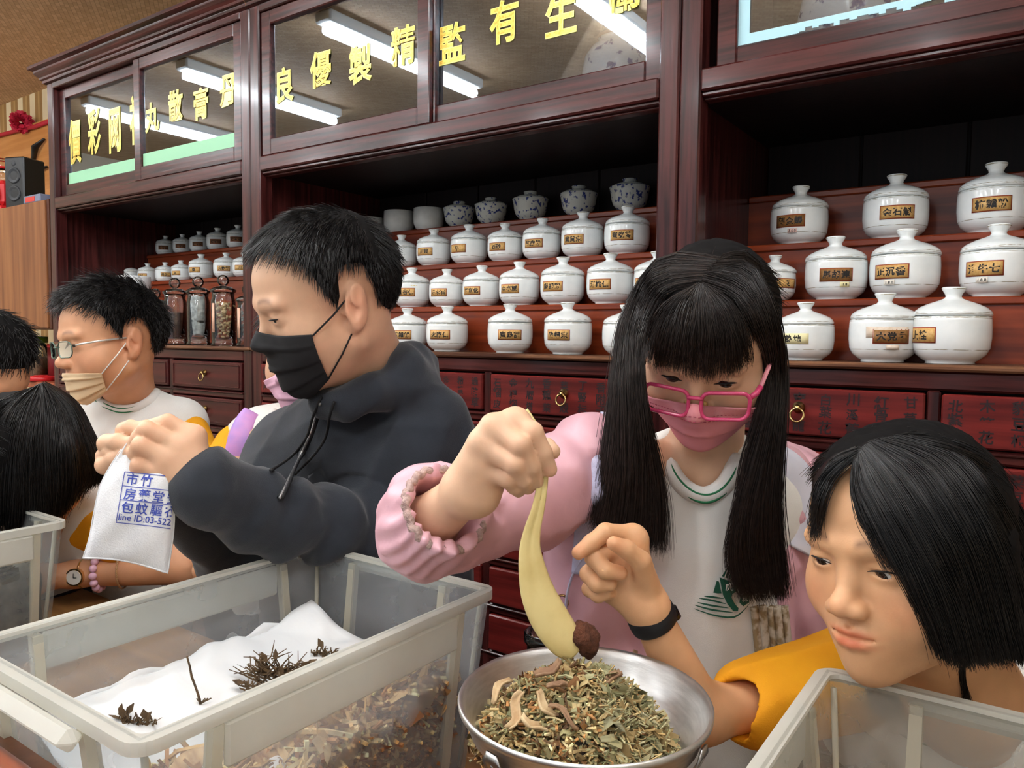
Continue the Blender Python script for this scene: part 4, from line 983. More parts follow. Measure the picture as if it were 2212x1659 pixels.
def tub(label, x0, x1, y0, y1, ztop, h, wall=None, grp_='translucent plastic tubs on the counter'):
    zb = .7505; t = thing('storage_tub', label, 'tub', ((x0 + x1) / 2, (y0 + y1) / 2, zb), grp_); h = ztop - zb
    a, b = (x1 - x0) / 2, (y1 - y0) / 2; k = .018; w_ = .003
    mb = MB(); nz = 10
    def ringp(s, z): return [(-a * s[0], -b * s[1], z), (a * s[0], -b * s[1], z), (a * s[0], b * s[1], z), (-a * s[0], b * s[1], z)]
    so = ((a - k - .01) / a, (b - k - .01) / b); si = ((a - .008) / a, (b - .008) / b)
    O0, O1 = ringp(so, 0), ringp(si, h); I0 = ringp(((a - k - .013) / a, (b - k - .013) / b), .004); I1 = ringp(((a - .011) / a, (b - .011) / b), h)
    V = O0 + O1 + I0 + I1; F = [(0, 3, 2, 1), (8, 9, 10, 11)]
    for i in range(4):
        j = (i + 1) % 4; F += [(i, j, 4 + j, 4 + i), (8 + j, 8 + i, 12 + i, 12 + j), (4 + i, 4 + j, 12 + j, 12 + i)]
    mb.add(V, F).build('body', wall or TUB, t)
    # rounded rim
    def loop(ax, by, r, n=6):
        P = []
        for cx, cy, s in ((ax - r, by - r, 0), (-(ax - r), by - r, 90), (-(ax - r), -(by - r), 180), (ax - r, -(by - r), 270)):
            for q in range(n + 1): an = radians(s + 90 * q / n); P.append((cx + r * cos(an), cy + r * sin(an)))
        return P
    lo = loop(a, b, .02); li = loop(a - .013, b - .013, .009); n = len(lo)
    prof = [(li, h - .004), (li, h), (lo, h), (lo, h - .011), (loop(a - .003, b - .003, .018), h - .011), (loop(a - .003, b - .003, .018), h - .006)]
    V = []; F = []
    for L_, z in prof: V += [(p[0], p[1], z) for p in L_]
    for q in range(len(prof) - 1):
        for i in range(n): j = (i + 1) % n; F.append((q * n + i, q * n + j, (q + 1) * n + j, (q + 1) * n + i))
    MB().add(V, F).build('rim', TUBR, t)
    # stiffening bands under the rim on the long sides, ribs, handles on the short sides
    for s in (1, -1):
        MB().box((s * (a - .004) - .004, -b * .66, h - .052), (s * (a - .004) + .004, b * .66, h - .012), 0, .003).build('band', TUBR, t)
        for yy in (-b * .69, b * .69):
            MB().add([(s * (a - .012), yy - .005, h - .012), (s * (a - .012), yy + .005, h - .012), (s * (a - .0005), yy + .005, h - .012), (s * (a - .0005), yy - .005, h - .012), (s * (a - k - .016), yy - .005, .004), (s * (a - k - .016), yy + .005, .004), (s * (a - k - .006), yy + .005, .004), (s * (a - k - .006), yy - .005, .004)], [(0, 1, 2, 3), (4, 7, 6, 5), (0, 4, 5, 1), (1, 5, 6, 2), (2, 6, 7, 3), (3, 7, 4, 0)]).build('rib', TUBY, t)
        for xx in (-a * .5, a * .5):
            MB().add([(xx - .005, s * (b - .012), h - .012), (xx + .005, s * (b - .012), h - .012), (xx + .005, s * (b - .0005), h - .012), (xx - .005, s * (b - .0005), h - .012), (xx - .007, s * (b - k - .016), .004), (xx + .007, s * (b - k - .016), .004), (xx + .007, s * (b - k - .006), .004), (xx - .007, s * (b - k - .006), .004)], [(0, 1, 2, 3), (4, 7, 6, 5), (0, 4, 5, 1), (1, 5, 6, 2), (2, 6, 7, 3), (3, 7, 4, 0)]).build('rib', TUBY, t)
        MB().box((-a * .56, s * (b + .006) - .012, h - .024), (a * .56, s * (b + .006) + .008, h - .006), 0, .009).build('handle', TUBR, t)
        mb = MB()
        for xx in (-a + .016, a - .016):
            mb.tube([(xx - .0, s * (b - .016), h - .012), (xx * (1 - .018 / a), s * (b - .016 - k), .003)], .0028, 6)
        mb.build('corner_edge', TUBY, t)
    return t
T1 = tub('large cloudy tub in the middle of the counter, lined with white paper', -.852, -.53, .287, .737, .97, .2)
T2 = tub('cloudy tub at the left edge full of dark grey herbs', -1.64, -1.272, .28, .592, .97, .2, plastic('clearer_plastic_wall', (214, 218, 218), .84))
T3 = tub('beige cloudy tub in the lower right corner, in front of the girl without glasses', -.162, .165, .287, .737, .97, .2, TUB2)
PAPER = mat('white_lining_paper', (226, 232, 236), .8, rgb2=(238, 240, 240), scale=6, bump=.3, bscale=25)
def sheet(x0, x1, y0, y1, zf, n=44):
    X, Y = np.meshgrid(np.linspace(x0, x1, n), np.linspace(y0, y1, n), indexing='ij'); P = np.stack([X, Y, 0 * X], -1).reshape(-1, 3); Z = zf(P)
    P[:, 2] = Z; return P.reshape(n, n, 3)
def zf(P):
    u = np.clip((P[:, 0] + .818) / .14, 0, 1); e = np.clip((P[:, 0] + .625) / .05, 0, 1)
    back = np.clip((P[:, 1] - .62) / .06, 0, 1)
    return .858 + .03 * (1 - u) ** 2 - .012 * e + .016 * back + .012 * vnoise(P, 30, 2) + .006 * vnoise(P, 90, 4)
G_ = sheet(-.818, -.575, .335, .695, zf)
tag(MB().grid(G_, thick=.001).build('lining_paper', PAPER), 'crumpled white paper lining inside the large middle tub', 'paper')
def flap(x0, z0, z1, ya, yb, sd):
    n = 30; G = []
    for i in range(n):
        y = ya + (yb - ya) * i / (n - 1); top = z1 + .014 * (abs((i * .13 + sd) % 2 - 1) - .5) + .006 * (abs((i * .31 + sd) % 2 - 1) - .5)
        G.append([(x0 - .006 * q / 6 + .003 * sin(i * 1.3 + q), y, z0 + (top - z0) * q / 6) for q in range(7)])
    return G
tag(MB().grid(flap(-.812, .865, .888, .345, .69, 1.0), thick=.001).build('paper_flap', PAPER), 'torn white paper edge standing up along the far wall of the large tub', 'paper')
# dried herbs
HERB = mat('dried_herb', (255, 255, 255), .85, attr=True, rgb2=(232, 226, 214), scale=70, bump=.3)
def herb_heap(n, pos, cols, leaf=.5, size=1.0, seed=0, L=(.010, .026), rad=(.0009, .002)):
    """sticks and curled leaf flakes; pos(n) gives centres"""
    rg = np.random.default_rng(seed); P = pos(n, rg); V = []; F = []; T = []; o = 0
    for c in P:
        d = rg.normal(size=3); d[2] *= .45; d /= np.linalg.norm(d); s = np.cross(d, rg.normal(size=3)); s /= np.linalg.norm(s); w_ = np.cross(d, s)
        col = np.array(lin(cols[rg.integers(len(cols))])) * rg.uniform(.75, 1.25); l = rg.uniform(*L) * size
        if rg.random() < leaf:
            wd = l * rg.uniform(.09, .23); cu = rg.uniform(-.9, .9) * l; rows = []
            for i, x in enumerate((-.5, -.17, .17, .5)):
                ww = wd * (1, 1.2, 1.1, .35)[i] * rg.uniform(.7, 1.2); b = cu * (x * x * 4 - .5) ; tw = rg.uniform(-.4, .4); q = s * cos(tw) + w_ * sin(tw)
                rows += [c + d * x * l + w_ * b - q * ww, c + d * x * l + w_ * (b + rg.uniform(-.1, .35) * wd), c + d * x * l + w_ * b + q * ww]
            V += rows
            for i in range(3):
                for k in range(2): F.append((o + 3 * i + k, o + 3 * i + k + 1, o + 3 * i + k + 4, o + 3 * i + k + 3))
            T += [col] * 12; o += 12
        else:
            r = rg.uniform(*rad) * size; b = rg.uniform(-.15, .15) * l
            for x, bb in ((-.5, 0), (0, b), (.5, 0)):
                for k in range(4): a = k * pi / 2; V.append(c + d * x * l + w_ * bb + r * (cos(a) * s + sin(a) * w_))
            for i in range(2):
                for k in range(4): F.append((o + 4 * i + k, o + 4 * i + (k + 1) % 4, o + 4 * i + 4 + (k + 1) % 4, o + 4 * i + 4 + k))
            F += [(o + 3, o + 2, o + 1, o), (o + 8, o + 9, o + 10, o + 11)]; T += [col * .95] * 4 + [col] * 4 + [np.minimum(col * 1.5, 1)] * 4; o += 12
    return make_mesh('herb_pieces', np.array(V), np.array(F), False, [HERB], None, np.array(T))
def pos_tub(n, rg):
    y = rg.uniform(.33, .69, n); x = rg.uniform(-.63, -.553, n); top = .895 + .03 * np.exp(-((y - .50) / .045) ** 2) + .02 * np.sin(y * 22) + .012 * np.sin(y * 51) - .25 * np.clip(-.56 - x, 0, 1)
    z = .768 + (top - .03 - .768) * rg.random(n) ** .6; x = np.minimum(rg.uniform(-.64, -.55, n), -.560 - (.97 - z) * .11)
    return np.stack([x, y, z], 1)
o = link('dried_fibres', herb_heap(7500, pos_tub, [(206, 164, 106), (232, 196, 138), (160, 112, 68), (244, 216, 164), (126, 82, 50)], .14, 2.2, 5, rad=(.0005, .0013))); tag(o, 'heap of light brown fibrous herbs seen through the wall of the large tub', 'herbs', kind='stuff')
mb = MB(); ys = np.linspace(.322, .702, 60); zs = np.linspace(0, 1, 12); q_ = []
for y in ys:
    top = .872 + .035 * np.exp(-((y - .50) / .045) ** 2) + .018 * sin(y * 22) + .012 * sin(y * 51)
    q_.append([(-.580 - (.97 - (.766 + (top - .766) * z)) * .11 - .004 * sin(y * 130 + z * 9) - .03 * max(0, z - .8) * 5, y, .766 + (top - .766) * z) for z in zs])
o = mb.grid(q_, thick=.004).build('fibre_mass', mat('brown_fibre_mass', (132, 84, 50), .9, rgb2=(236, 196, 138), scale=26, stretch=(1, 2.5, 1), detail=8, bump=.6, mix=(.38, .66)), fix=False); tag(o, 'brown matted fibres against the near wall inside the large tub', 'herbs', kind='stuff')
def pos_dark(n, rg):
    y = rg.uniform(.32, .55, n); x = rg.uniform(-1.60, -1.31, n); top = .905 + .03 * np.exp(-((y - .47) / .04) ** 2) + .015 * np.sin(x * 40)
    return np.stack([x, y, .765 + (top - .765) * rg.random(n) ** .45], 1)
q_ = []
for y in np.linspace(.305, .562, 44):
    top = .90 + .035 * np.exp(-((y - .47) / .04) ** 2) + .012 * sin(y * 60)
    q_.append([(-1.312 + .03 * z * .2 - .003 * sin(y * 150 + z * 11) - .03 * max(0, z - .8) * 5, y, .766 + (top - .766) * z) for z in zs])
o = MB().grid(q_, thick=.004).build('dark_herb_mass', mat('dark_herb_mass', (58, 56, 52), .9, rgb2=(120, 116, 104), scale=40, detail=8, bump=.6), fix=False); tag(o, 'matted dark grey herbs against the wall of the left tub', 'herbs', kind='stuff')
o = link('dark_herbs', herb_heap(2600, pos_dark, [(62, 58, 52), (80, 74, 64), (46, 44, 42), (96, 88, 72)], .6, 1.5, 6)); tag(o, 'dark grey dried herbs filling the tub at the left edge', 'herbs', kind='stuff')
SPRIG = mat('dry_brown_stem', (104, 82, 54), .8, rgb2=(66, 50, 34), scale=80)
def sprig(px, py, w_, hgt, n, label, seed, tuft=True):
    rg = np.random.default_rng(seed); P = on_z(px, py, .866); d0 = depth(P); mb = MB(); up = np.array([0, 0, 1.0])
    for k in range(int(n * 1.7)):
        a = RT * rg.uniform(-1, 1) + up * rg.uniform(.1, .9) + FW * rg.uniform(-.5, .3); a /= np.linalg.norm(a); b = rg.normal(size=3) * .5; s = P + RT * rg.uniform(-.5, .5) * w_ * d0 / FPX + up * rg.uniform(0, .4) * hgt * d0 / FPX
        l = hgt * d0 / FPX * rg.uniform(.35, .8); mb.tube([s, s + a * l * .4 + b * l * .12, s + a * l * .75 - b * l * .1, s + (a + b * .4) * l], [.0012, .001, .0009, .0004], 5)
        if tuft and rg.random() < .16: c = s + (a + b * .3) * l * .8; q = np.cross(a, b); q /= np.linalg.norm(q); mb.grid([[c, c + q * .003], [c + a * .006 - q * .003, c + a * .006 + q * .005], [c + a * .013, c + a * .013 + q * .001]])
    o = mb.build('herb_sprig', SPRIG, fix=False); return tag(o, label, 'sprig', 'herb sprigs on the lining paper')
sprig(292, 1568, 80, 30, 26, 'flat brown herb sprig lying at the near left end of the large tub', 1)
sprig(588, 1478, 74, 80, 46, 'biggest tangled brown herb tuft on the lining paper', 2)
sprig(545, 1492, 30, 30, 10, 'small clump of stubby stems next to the big herb tuft', 3)
sprig(700, 1420, 40, 26, 14, 'small herb tuft near the pink stain, farthest right on the paper', 4)
P = on_z(433, 1520, .868); q = [P] + [at(x, y, depth(P) - .004 * i) for i, (x, y) in enumerate(((428, 1500), (421, 1480), (414, 1462), (410, 1440), (404, 1418)))]
mb = MB().tube(q, [.0016, .0013, .0012, .0013, .0011, .001], 6)
for k in range(6): mb.tube([P, P + RT * random.uniform(-.01, .014) + np.array([0, 0, .006])], .0007, 5)
tag(mb.build('herb_twig', SPRIG), 'single upright brown herb stem standing in the large tub', 'stem')
# glass jar behind the tub
P = on_z(1104, 1560, .7505); JX, JY = -.455, .735
t = thing('glass_jar', 'clear glass jar with brown powder standing between the large tub and the scale pan', 'jar', (JX, JY, .7505)); r = .034
MB().lathe([(0, 0), (r * .9, 0), (r, .008), (r, .14), (r * .8, .158), (r * .8, .17), (r * .9, .173), (r * .9, .182), (r * .78, .184), (r * .76, .16), (r * .94, .138), (r * .94, .01), (0, .006)], 32).build('body', JARGLASS, t)
o = MB().lathe([(0, .008), (r * .92, .01), (r * .92, .11), (0, .112)], 24).build('contents', mat('brown_powder', (98, 58, 40), .9, rgb2=(74, 42, 30), scale=80, bump=.5), t); o['kind'] = 'stuff'
# ------------------------------------------------------------------ spring scale with the aluminium pan
PC = at(1262, 1506, .675); PR = .111
ALU = mat('brushed_aluminium', (228, 228, 226), .42, metal=1.0, rgb2=(206, 206, 204), scale=40, stretch=(1, 1, 6), bump=.06, bscale=160)
t = thing('scale_pan', 'round aluminium weighing pan heaped with dried herbs', 'pan', PC)
MB().lathe([(0, -.052), (PR * .45, -.051), (PR * .7, -.043), (PR * .86, -.026), (PR * .94, -.006), (PR * .965, -.001), (PR * .99, .0015), (PR, -.001), (PR * .995, -.005), (PR * .965, -.006), (PR * .9, -.026), (PR * .74, -.046), (PR * .46, -.0545), (0, -.0555)], 96).build('dish', ALU, t)
t = thing('spring_scale', 'red spring scale carrying the aluminium pan on metal arms', 'scale', (PC[0], PC[1], .7505)); zt = PC[2] - .7505 - .056
MB().box((-.075, -.065, 0), (.075, .065, .10), 0, .012).box((-.055, -.05, .10), (.055, .05, .118), 0, .008).build('case', mat('red_scale_enamel', (206, 50, 34), .35), t)
MB().lathe([(0, .118), (.02, .118), (.02, zt - .006), (.05, zt - .004), (.05, zt - .001), (0, zt - .001)], 24).build('post', mat('steel', (186, 186, 184), .3, metal=1.0), t)
for px, py in ((1112, 1650), (1500, 1628)):
    d = at(px, py, .62) - PC; an = atan2(d[1], d[0]); c_, s_ = cos(an), sin(an); pts = []
    for rr, z in ((.03, zt - .010), (.06, zt - .010), (.088, zt + .004), (.101, zt + .022), (.108, zt + .036)): pts.append((rr * c_, rr * s_, z))
    MB().tube(pts, .0018, 6).grid([[(p[0] - q_ * s_, p[1] + q_ * c_, p[2]) for q_ in (-.011, -.006, 0, .006, .011)] for p in pts] + [[(pts[-1][0] + .001 * c_ - q_ * s_, pts[-1][1] + q_ * c_, pts[-1][2] + .009) for q_ in (-.006, -.004, 0, .004, .006)]], thick=.002).build('support_arm', MATS['steel'], t)
mb = MB(); v = MB().lathe([(0, .0), (.05, .0), (.05, .004), (0, .004)], 32).V[0]
mb.add(np.stack([v[:, 0], -.066 - v[:, 2], v[:, 1] + .055], 1), MB().lathe([(0, .0), (.05, .0), (.05, .004), (0, .004)], 32).F); mb.build('dial', MATS['white_dial'], t)
HC = [(176, 152, 106), (200, 180, 132), (150, 126, 84), (122, 112, 76), (150, 144, 104), (220, 204, 158), (176, 128, 78), (128, 92, 58), (104, 80, 58)]
HG = [(156, 152, 114), (160, 158, 122), (118, 118, 84), (178, 174, 138), (150, 142, 104), (190, 184, 150)]
hcx, hcy = PC[0] - .008, PC[1] - .008
def pile_top(x, y):
    rr = np.sqrt(((x - hcx) / .092) ** 2 + ((y - hcy) / .088) ** 2)
    return PC[2] - .048 + .070 * np.clip(1 - rr ** 2.2, 0, 1) + .02 * np.clip(rr - .75, 0, 1)
def pos_pile(n, rg):
    a = rg.uniform(0, 2 * pi, n); rr = np.sqrt(rg.random(n)); x = hcx + .088 * rr * np.cos(a); y = hcy + .084 * rr * np.sin(a)
    return np.stack([x, y, pile_top(x, y) + .006 * vnoise(np.stack([x, y, 0 * x], 1), 90, 3) - rg.random(n) ** 2 * .012], 1)
o = link('dried_herbs', herb_heap(4200, pos_pile, HC + HC + HG[:3], .30, .66, 8, rad=(.0008, .0024))); tag(o, 'heap of chopped mixed dried herbs in the aluminium pan', 'herbs', kind='stuff')
def pos_pale(n, rg):
    p = pos_pile(n * 3, rg); q = (p - PC) @ RT; p = p[q > .012][:n]; p[:, 2] += .004; return p
o = link('pale_leafy_herbs', herb_heap(1500, pos_pale, HG + HC[:3], .22, .85, 9, L=(.008, .03), rad=(.0005, .0011))); tag(o, 'wispy pale green leaf shreds on the right half of the heap', 'herbs', kind='stuff')
SLICE = mat('pale_root_slice', (206, 182, 142), .8, rgb2=(168, 134, 96), scale=60, bump=.5); SLB = mat('brown_root_slice', (128, 96, 72), .8, rgb2=(160, 128, 96), scale=50, bump=.5)
rg = np.random.default_rng(21)
for k, (px, py, an, l, wd, m_, lb) in enumerate(((1122, 1540, 1.2, 78, 26, SLICE, 'long pale curled root slice on the left of the heap'), (1085, 1495, .9, 66, 24, SLICE, 'pale curled root slice nearest the left rim of the pan'), (1168, 1532, 2.2, 62, 24, SLICE, 'pale crescent slice in the middle front of the heap'), (1215, 1552, -.7, 74, 15, SLB, 'straight brown stick slice pointing to the front rim'), (1192, 1462, .5, 62, 30, SLB, 'broad grey brown leaf flake at the back of the heap'), (1205, 1490, .1, 44, 20, SLB, 'small grey brown leaf flake in the centre of the heap'), (1148, 1580, -.5, 60, 26, SLICE, 'pale root slice lowest on the front of the heap'), (1250, 1425, .1, 34, 13, SLICE, 'stubby pale stalk at the tip of the scoop'), (1330, 1475, .6, 40, 26, SLB, 'pinkish brown leaf flake right of the centre'), (1365, 1430, 1.2, 60, 18, SLB, 'curled brown leaf standing at the back right of the heap'))):
    d_ = .5
    while at(px, py, d_)[2] > pile_top(*at(px, py, d_)[:2]) + .006 and d_ < .85: d_ += .001
    P = at(px, py, d_)
    d = RT * cos(an) + UP * sin(an) * .8 + FW * sin(an) * .5; d /= np.linalg.norm(d); s = np.cross(d, np.array([0, 0, 1.0])); s /= np.linalg.norm(s); n_ = np.cross(s, d); L_ = l * .66 / FPX; W_ = wd * .66 / FPX
    G = [[P + d * L_ * (i / 7 - .5) + s * (W_ * (j / 4 - .5) * (1 - .6 * abs(i / 7 - .5) * 1.6) + .12 * L_ * sin(i * .9 + k)) + n_ * (.35 * W_ * ((j / 4 - .5) ** 2 * 4) + .12 * L_ * (i / 7 - .5) ** 2 * 4 * (-1 if k % 2 else .6) + rg.uniform(-.0008, .0008) + .004) for j in range(5)] for i in range(8)]
    tag(MB().grid(G, thick=.0016).build('root_slice', m_), lb, 'slice', 'large slices on the herb heap')
# ------------------------------------------------------------------ horn scoop with brown powder
HORN = mat('yellow_horn', (228, 210, 148), .38, rgb2=(206, 184, 118), scale=24, detail=6, mix=(.4, .75), bump=.05)
sc_ = [(1131, 889, 18, .716), (1146, 914, 21, .712), (1158, 940, 22, .709), (1167, 975, 22, .707), (1172, 1020, 22, .705), (1168, 1065, 23, .703), (1160, 1105, 28, .70), (1149, 1145, 36, .698), (1144, 1185, 46, .697), (1149, 1230, 60, .697), (1161, 1280, 74, .698), (1181, 1325, 82, .70), (1206, 1365, 80, .703), (1228, 1395, 64, .705), (1242, 1412, 34, .706)]
C_ = resample([at(a, b, d) for a, b, c, d in sc_], 56); Wd = resample([[c * d / FPX, 0, 0] for a, b, c, d in sc_], 56)[:, 0]; T_ = np.gradient(C_, axis=0); T_ /= np.linalg.norm(T_, axis=1)[:, None]
G = []
for i in range(56):
    s = np.cross(T_[i], FW); s /= np.linalg.norm(s); s = s * .93 + FW * .3; cup = .22 * Wd[i] * min(1, max(0, (i - 26) / 12)); row = []
    for j in range(13):
        u = j / 6 - 1; row.append(C_[i] + s * Wd[i] / 2 * u * (-1) + FW * (cup * (1 - u * u) - .0011 * (abs(u) > .99)) * -.55 + FW * (.0012 * (abs(u) < .25) * (i < 40)))
    G.append(row)
t = thing('herb_scoop', 'long curved yellow horn scoop held over the weighing pan', 'scoop', C_[-1]); off = np.array(C_[-1])
MB().grid(np.array(G) - off, thick=.0032).build('blade', HORN, t)
PWD = mat('cocoa_powder', (98, 56, 36), .95, rgb2=(66, 36, 24), scale=120, bump=.9, bscale=300)
V, F = polygonize([ell(at(1262, 1378, .712), (.014, .013, .012), None, .008), ell(at(1250, 1368, .716), (.012, .012, .009), None, .008), ell(at(1272, 1400, .714), (.008, .008, .009), None, .008)], .0012, lambda P: .0022 * vnoise(P, 480, 2) + .001 * vnoise(P, 1200, 3))
tag(link('powder_clump', make_mesh('powder_clump', V, F, True, [PWD])), 'clump of dark brown powder clinging to the tip of the scoop', 'powder')
# ------------------------------------------------------------------ printed cloth bag
BAGM = mat('white_cotton', (232, 234, 236), .9, rgb2=(220, 222, 226), scale=30, bump=.25, bscale=500); BLUEINK = mat('blue_print', (62, 78, 168), .8)
Lft = [(278, 948), (243, 1000), (217, 1050), (203, 1110), (194, 1160), (180, 1205)]; Rgt = [(298, 950), (345, 985), (372, 1030), (376, 1090), (374, 1150), (362, 1232)]
Lc, Rc = resample([(a, b, 0) for a, b in Lft], 40), resample([(a, b, 0) for a, b in Rgt], 40)
def bagpt(u, v, side=1):
    """u, v in 0..1, side 1 front, -1 back"""
    i = v * 39; k = min(int(i), 38); w_ = i - k; l = Lc[k] * (1 - w_) + Lc[k + 1] * w_; r_ = Rc[k] * (1 - w_) + Rc[k + 1] * w_; p = l * (1 - u) + r_ * u
    sag = 16 * sin(pi * u) * v ** 6 * (-1) + 10 * v ** 5 * u
    b = (max(0, 1 - (2 * u - 1) ** 4) ** .6) * (sin(pi * min(1, v * .92 + .04)) ** .5) * (.2 + .8 * min(1, v * 1.8)); wr = .0016 * sin(u * 26 + v * 5) * max(0, 1 - v * 2.2) + .0012 * sin(u * 9 + v * 17)
    return at(p[0], p[1] + sag * .6, .935 - side * (.024 * b + wr))
t = thing('herb_pouch', 'white cotton pouch with blue Chinese print, held up by the man in black', 'pouch', at(280, 1220, .935)); off = np.array(t.location)
mb = MB(); uv = np.linspace(0, 1, 33); vv = np.linspace(0, 1, 41)
mb.grid([[bagpt(u, v, 1) - off for u in uv] for v in vv]); mb.grid([[bagpt(u, v, -1) - off for u in uv[::-1]] for v in vv]); mb.build('cloth', BAGM, t)
mb = MB(); mb.tube([bagpt(0.0, v) - off for v in np.linspace(.1, 1, 20)] + [bagpt(u, 1.0) - off for u in np.linspace(.05, 1, 20)] + [bagpt(1.0, v) - off for v in np.linspace(.97, .3, 14)], .0012, 6); mb.build('seam', BAGM, t)
def baginv(px, py):
    v = .5
    for _ in range(12):
        i = v * 39; k = min(max(int(i), 0), 38); w_ = i - k; l = Lc[k] * (1 - w_) + Lc[k + 1] * w_; r_ = Rc[k] * (1 - w_) + Rc[k + 1] * w_; u = (px - l[0]) / (r_[0] - l[0]); y = l[1] * (1 - u) + r_[1] * u; v = min(1, max(0, v + (py - y) / 280))
    return u, v
def bprint(mb, O, ex, ey):
    def fn(x, y):
        px, py = O[0] + ex[0] * x + ey[0] * y, O[1] + ex[1] * x + ey[1] * y; u, v = baginv(px, py); u = min(max(u, .03), .975); P = bagpt(u, v, 1); return P - FW * .0008 - off
    return fn
mb = MB(); ex, ey = (1, .10), (.17, -1); fn = bprint(mb, (252, 1125), ex, ey)
for row, txt in ((92, '市竹新'), (60, '房藥堂安'), (31, '包蚊驅衣')):
    for k, ch in enumerate(txt):
        if row == 92 and k > 1: continue
        text_on(mb, ch, 27, fn, 0, .012, du=19 + 31 * k, dv=row)
text_on(mb, 'line ID:03-522', 20, fn, 0, .012, du=60, dv=9)
for y in (-4, 46, 76, 106): mb.grid([[fn(x, y - .8), fn(x, y + .8)] for x in np.linspace(0, 118, 24)])
mb.grid([[fn(-.8, y), fn(.8, y)] for y in np.linspace(-4, 106, 20)])
mb.build('print', BLUEINK, t, fix=False)
# ------------------------------------------------------------------ people
def hit(px, py, prims, t0=.45, off=0.0, tdef=None, it=60):
    """point of a garment or head under a sight line, off metres proud of it"""
    d = FW + (px - CXP) / FPX * RT - (py - CYP) / FPX * UP; n = np.linalg.norm(d); t = t0
    for _ in range(it):
        v = float(field(prims, (CAMP + d * t)[None].astype(np.float32))[0]) - off
        if v < .0003: return CAMP + d * t
        t += v / n * .85
        if t > 3: break
    return at(px, py, tdef) if tdef else CAMP + d * (t0 + .4)
WHITE_S = mat('white_shirt_knit', (226, 226, 222), .85, rgb2=(236, 236, 232), scale=12, bump=.18, bscale=900); YEL = mat('yellow_sleeve_knit', (240, 168, 16), .8, rgb2=(228, 152, 10), scale=14, bump=.2, bscale=700)
GREEN = mat('green_stripe', (34, 112, 72), .8); NAVY = mat('black_navy_fleece', (27, 32, 40), .9, rgb2=(35, 41, 50), scale=20, bump=.25, bscale=900, sheen=.2)
PINKJ = mat('pink_nylon', (214, 164, 176), .45, rgb2=(224, 178, 188), scale=6, bump=.25, bscale=60); LAV = mat('lavender_strap', (190, 190, 220), .7, rgb2=(206, 206, 230), scale=20, bump=.2, bscale=300)
PINKMASK = mat('pink_mask_fabric', (236, 154, 164), .85); PALEPINK = mat('pale_pink_mask_fabric', (226, 178, 200), .85); BLACKM = mat('black_mask_fabric', (24, 24, 26), .8, rgb2=(30, 30, 33), scale=40); BEIGEM = mat('beige_mask_fabric', (222, 196, 158), .85)
WCORD = mat('white_cord', (232, 230, 226), .8); BCORD = mat('black_cord', (18, 18, 20), .8)
TROUS = mat('navy_trousers', (40, 44, 60), .85); SHOE = mat('white_trainers', (214, 214, 212), .6)
SK_MAN = skin_mat('skin_man', (222, 178, 146)); SK_G = skin_mat('skin_girl', (226, 184, 152)); SK_T = skin_mat('skin_tan', (220, 170, 128)); SK_B = skin_mat('skin_boy', (216, 160, 122))
def legs(hip, parent, r=.085, gap=.09):
    x, y, z = hip; L = []
    for s in (-1, 1): L += [cone((x + s * gap * .8, y, z), (x + s * gap, y + .0, .09), r, r * .62, .02)]
    L += [cone((x - gap * .6, y, z), (x + gap * .6, y, z), r * 1.1, r * 1.1, .03)]
    V, F = polygonize(L, .012); link('trousers', make_mesh('trousers', V, F, True, [TROUS]), parent)
    for s in (-1, 1):
        V, F = polygonize([cone((x + s * gap, y + .03, .04), (x + s * gap, y - .11, .035), .042, .034, .01), ell((x + s * gap, y - .03, .03), (.045, .12, .03), None, .01)], .008); V[:, 2] = np.maximum(V[:, 2], .0005); link('shoe', make_mesh('shoe', V, F, True, [SHOE]), parent)
def band(pts, r, m, parent, name, flat=None, up=None): return MB().tube(resample(pts, 40), r, 8, flat=flat, up=up).build(name, m, parent)
def collar(pxs, prims, parent, w_=.010, tdef=None, t0=.45):
    """ribbed neckband with two green stripes laid along a line of pixels on the shirt"""
    P = [hit(x, y, prims, t0, .001, tdef) for x, y in pxs]; c = resample(P, 40); mb = MB()
    o = MB().tube(c, w_ * .55, 10).build('neckband', WHITE_S, parent)
    n = np.array([0, 0, 1.0])
    for k, dz in enumerate((.10, -.34)):
        q = c + UP * dz * w_ - FW * w_ * .50 * (1 - abs(dz) * .4); MB().tube(q, w_ * .085, 6).build('green_stripe', GREEN, o)
    return o
def person(label, P, group=None): return thing('person', label, 'person', (float(P[0]), float(P[1]), 0.0), group)
def keep(o, t):
    """parts are modelled in world space: undo the offset of the person's base point"""
    pass
class Person:
    def __init__(s, label, base, group=None):
        s.t = person(label, base, group); s.off = np.array(s.t.location)
    def done(s):
        for o in s.t.children: o.location = tuple(-s.off)
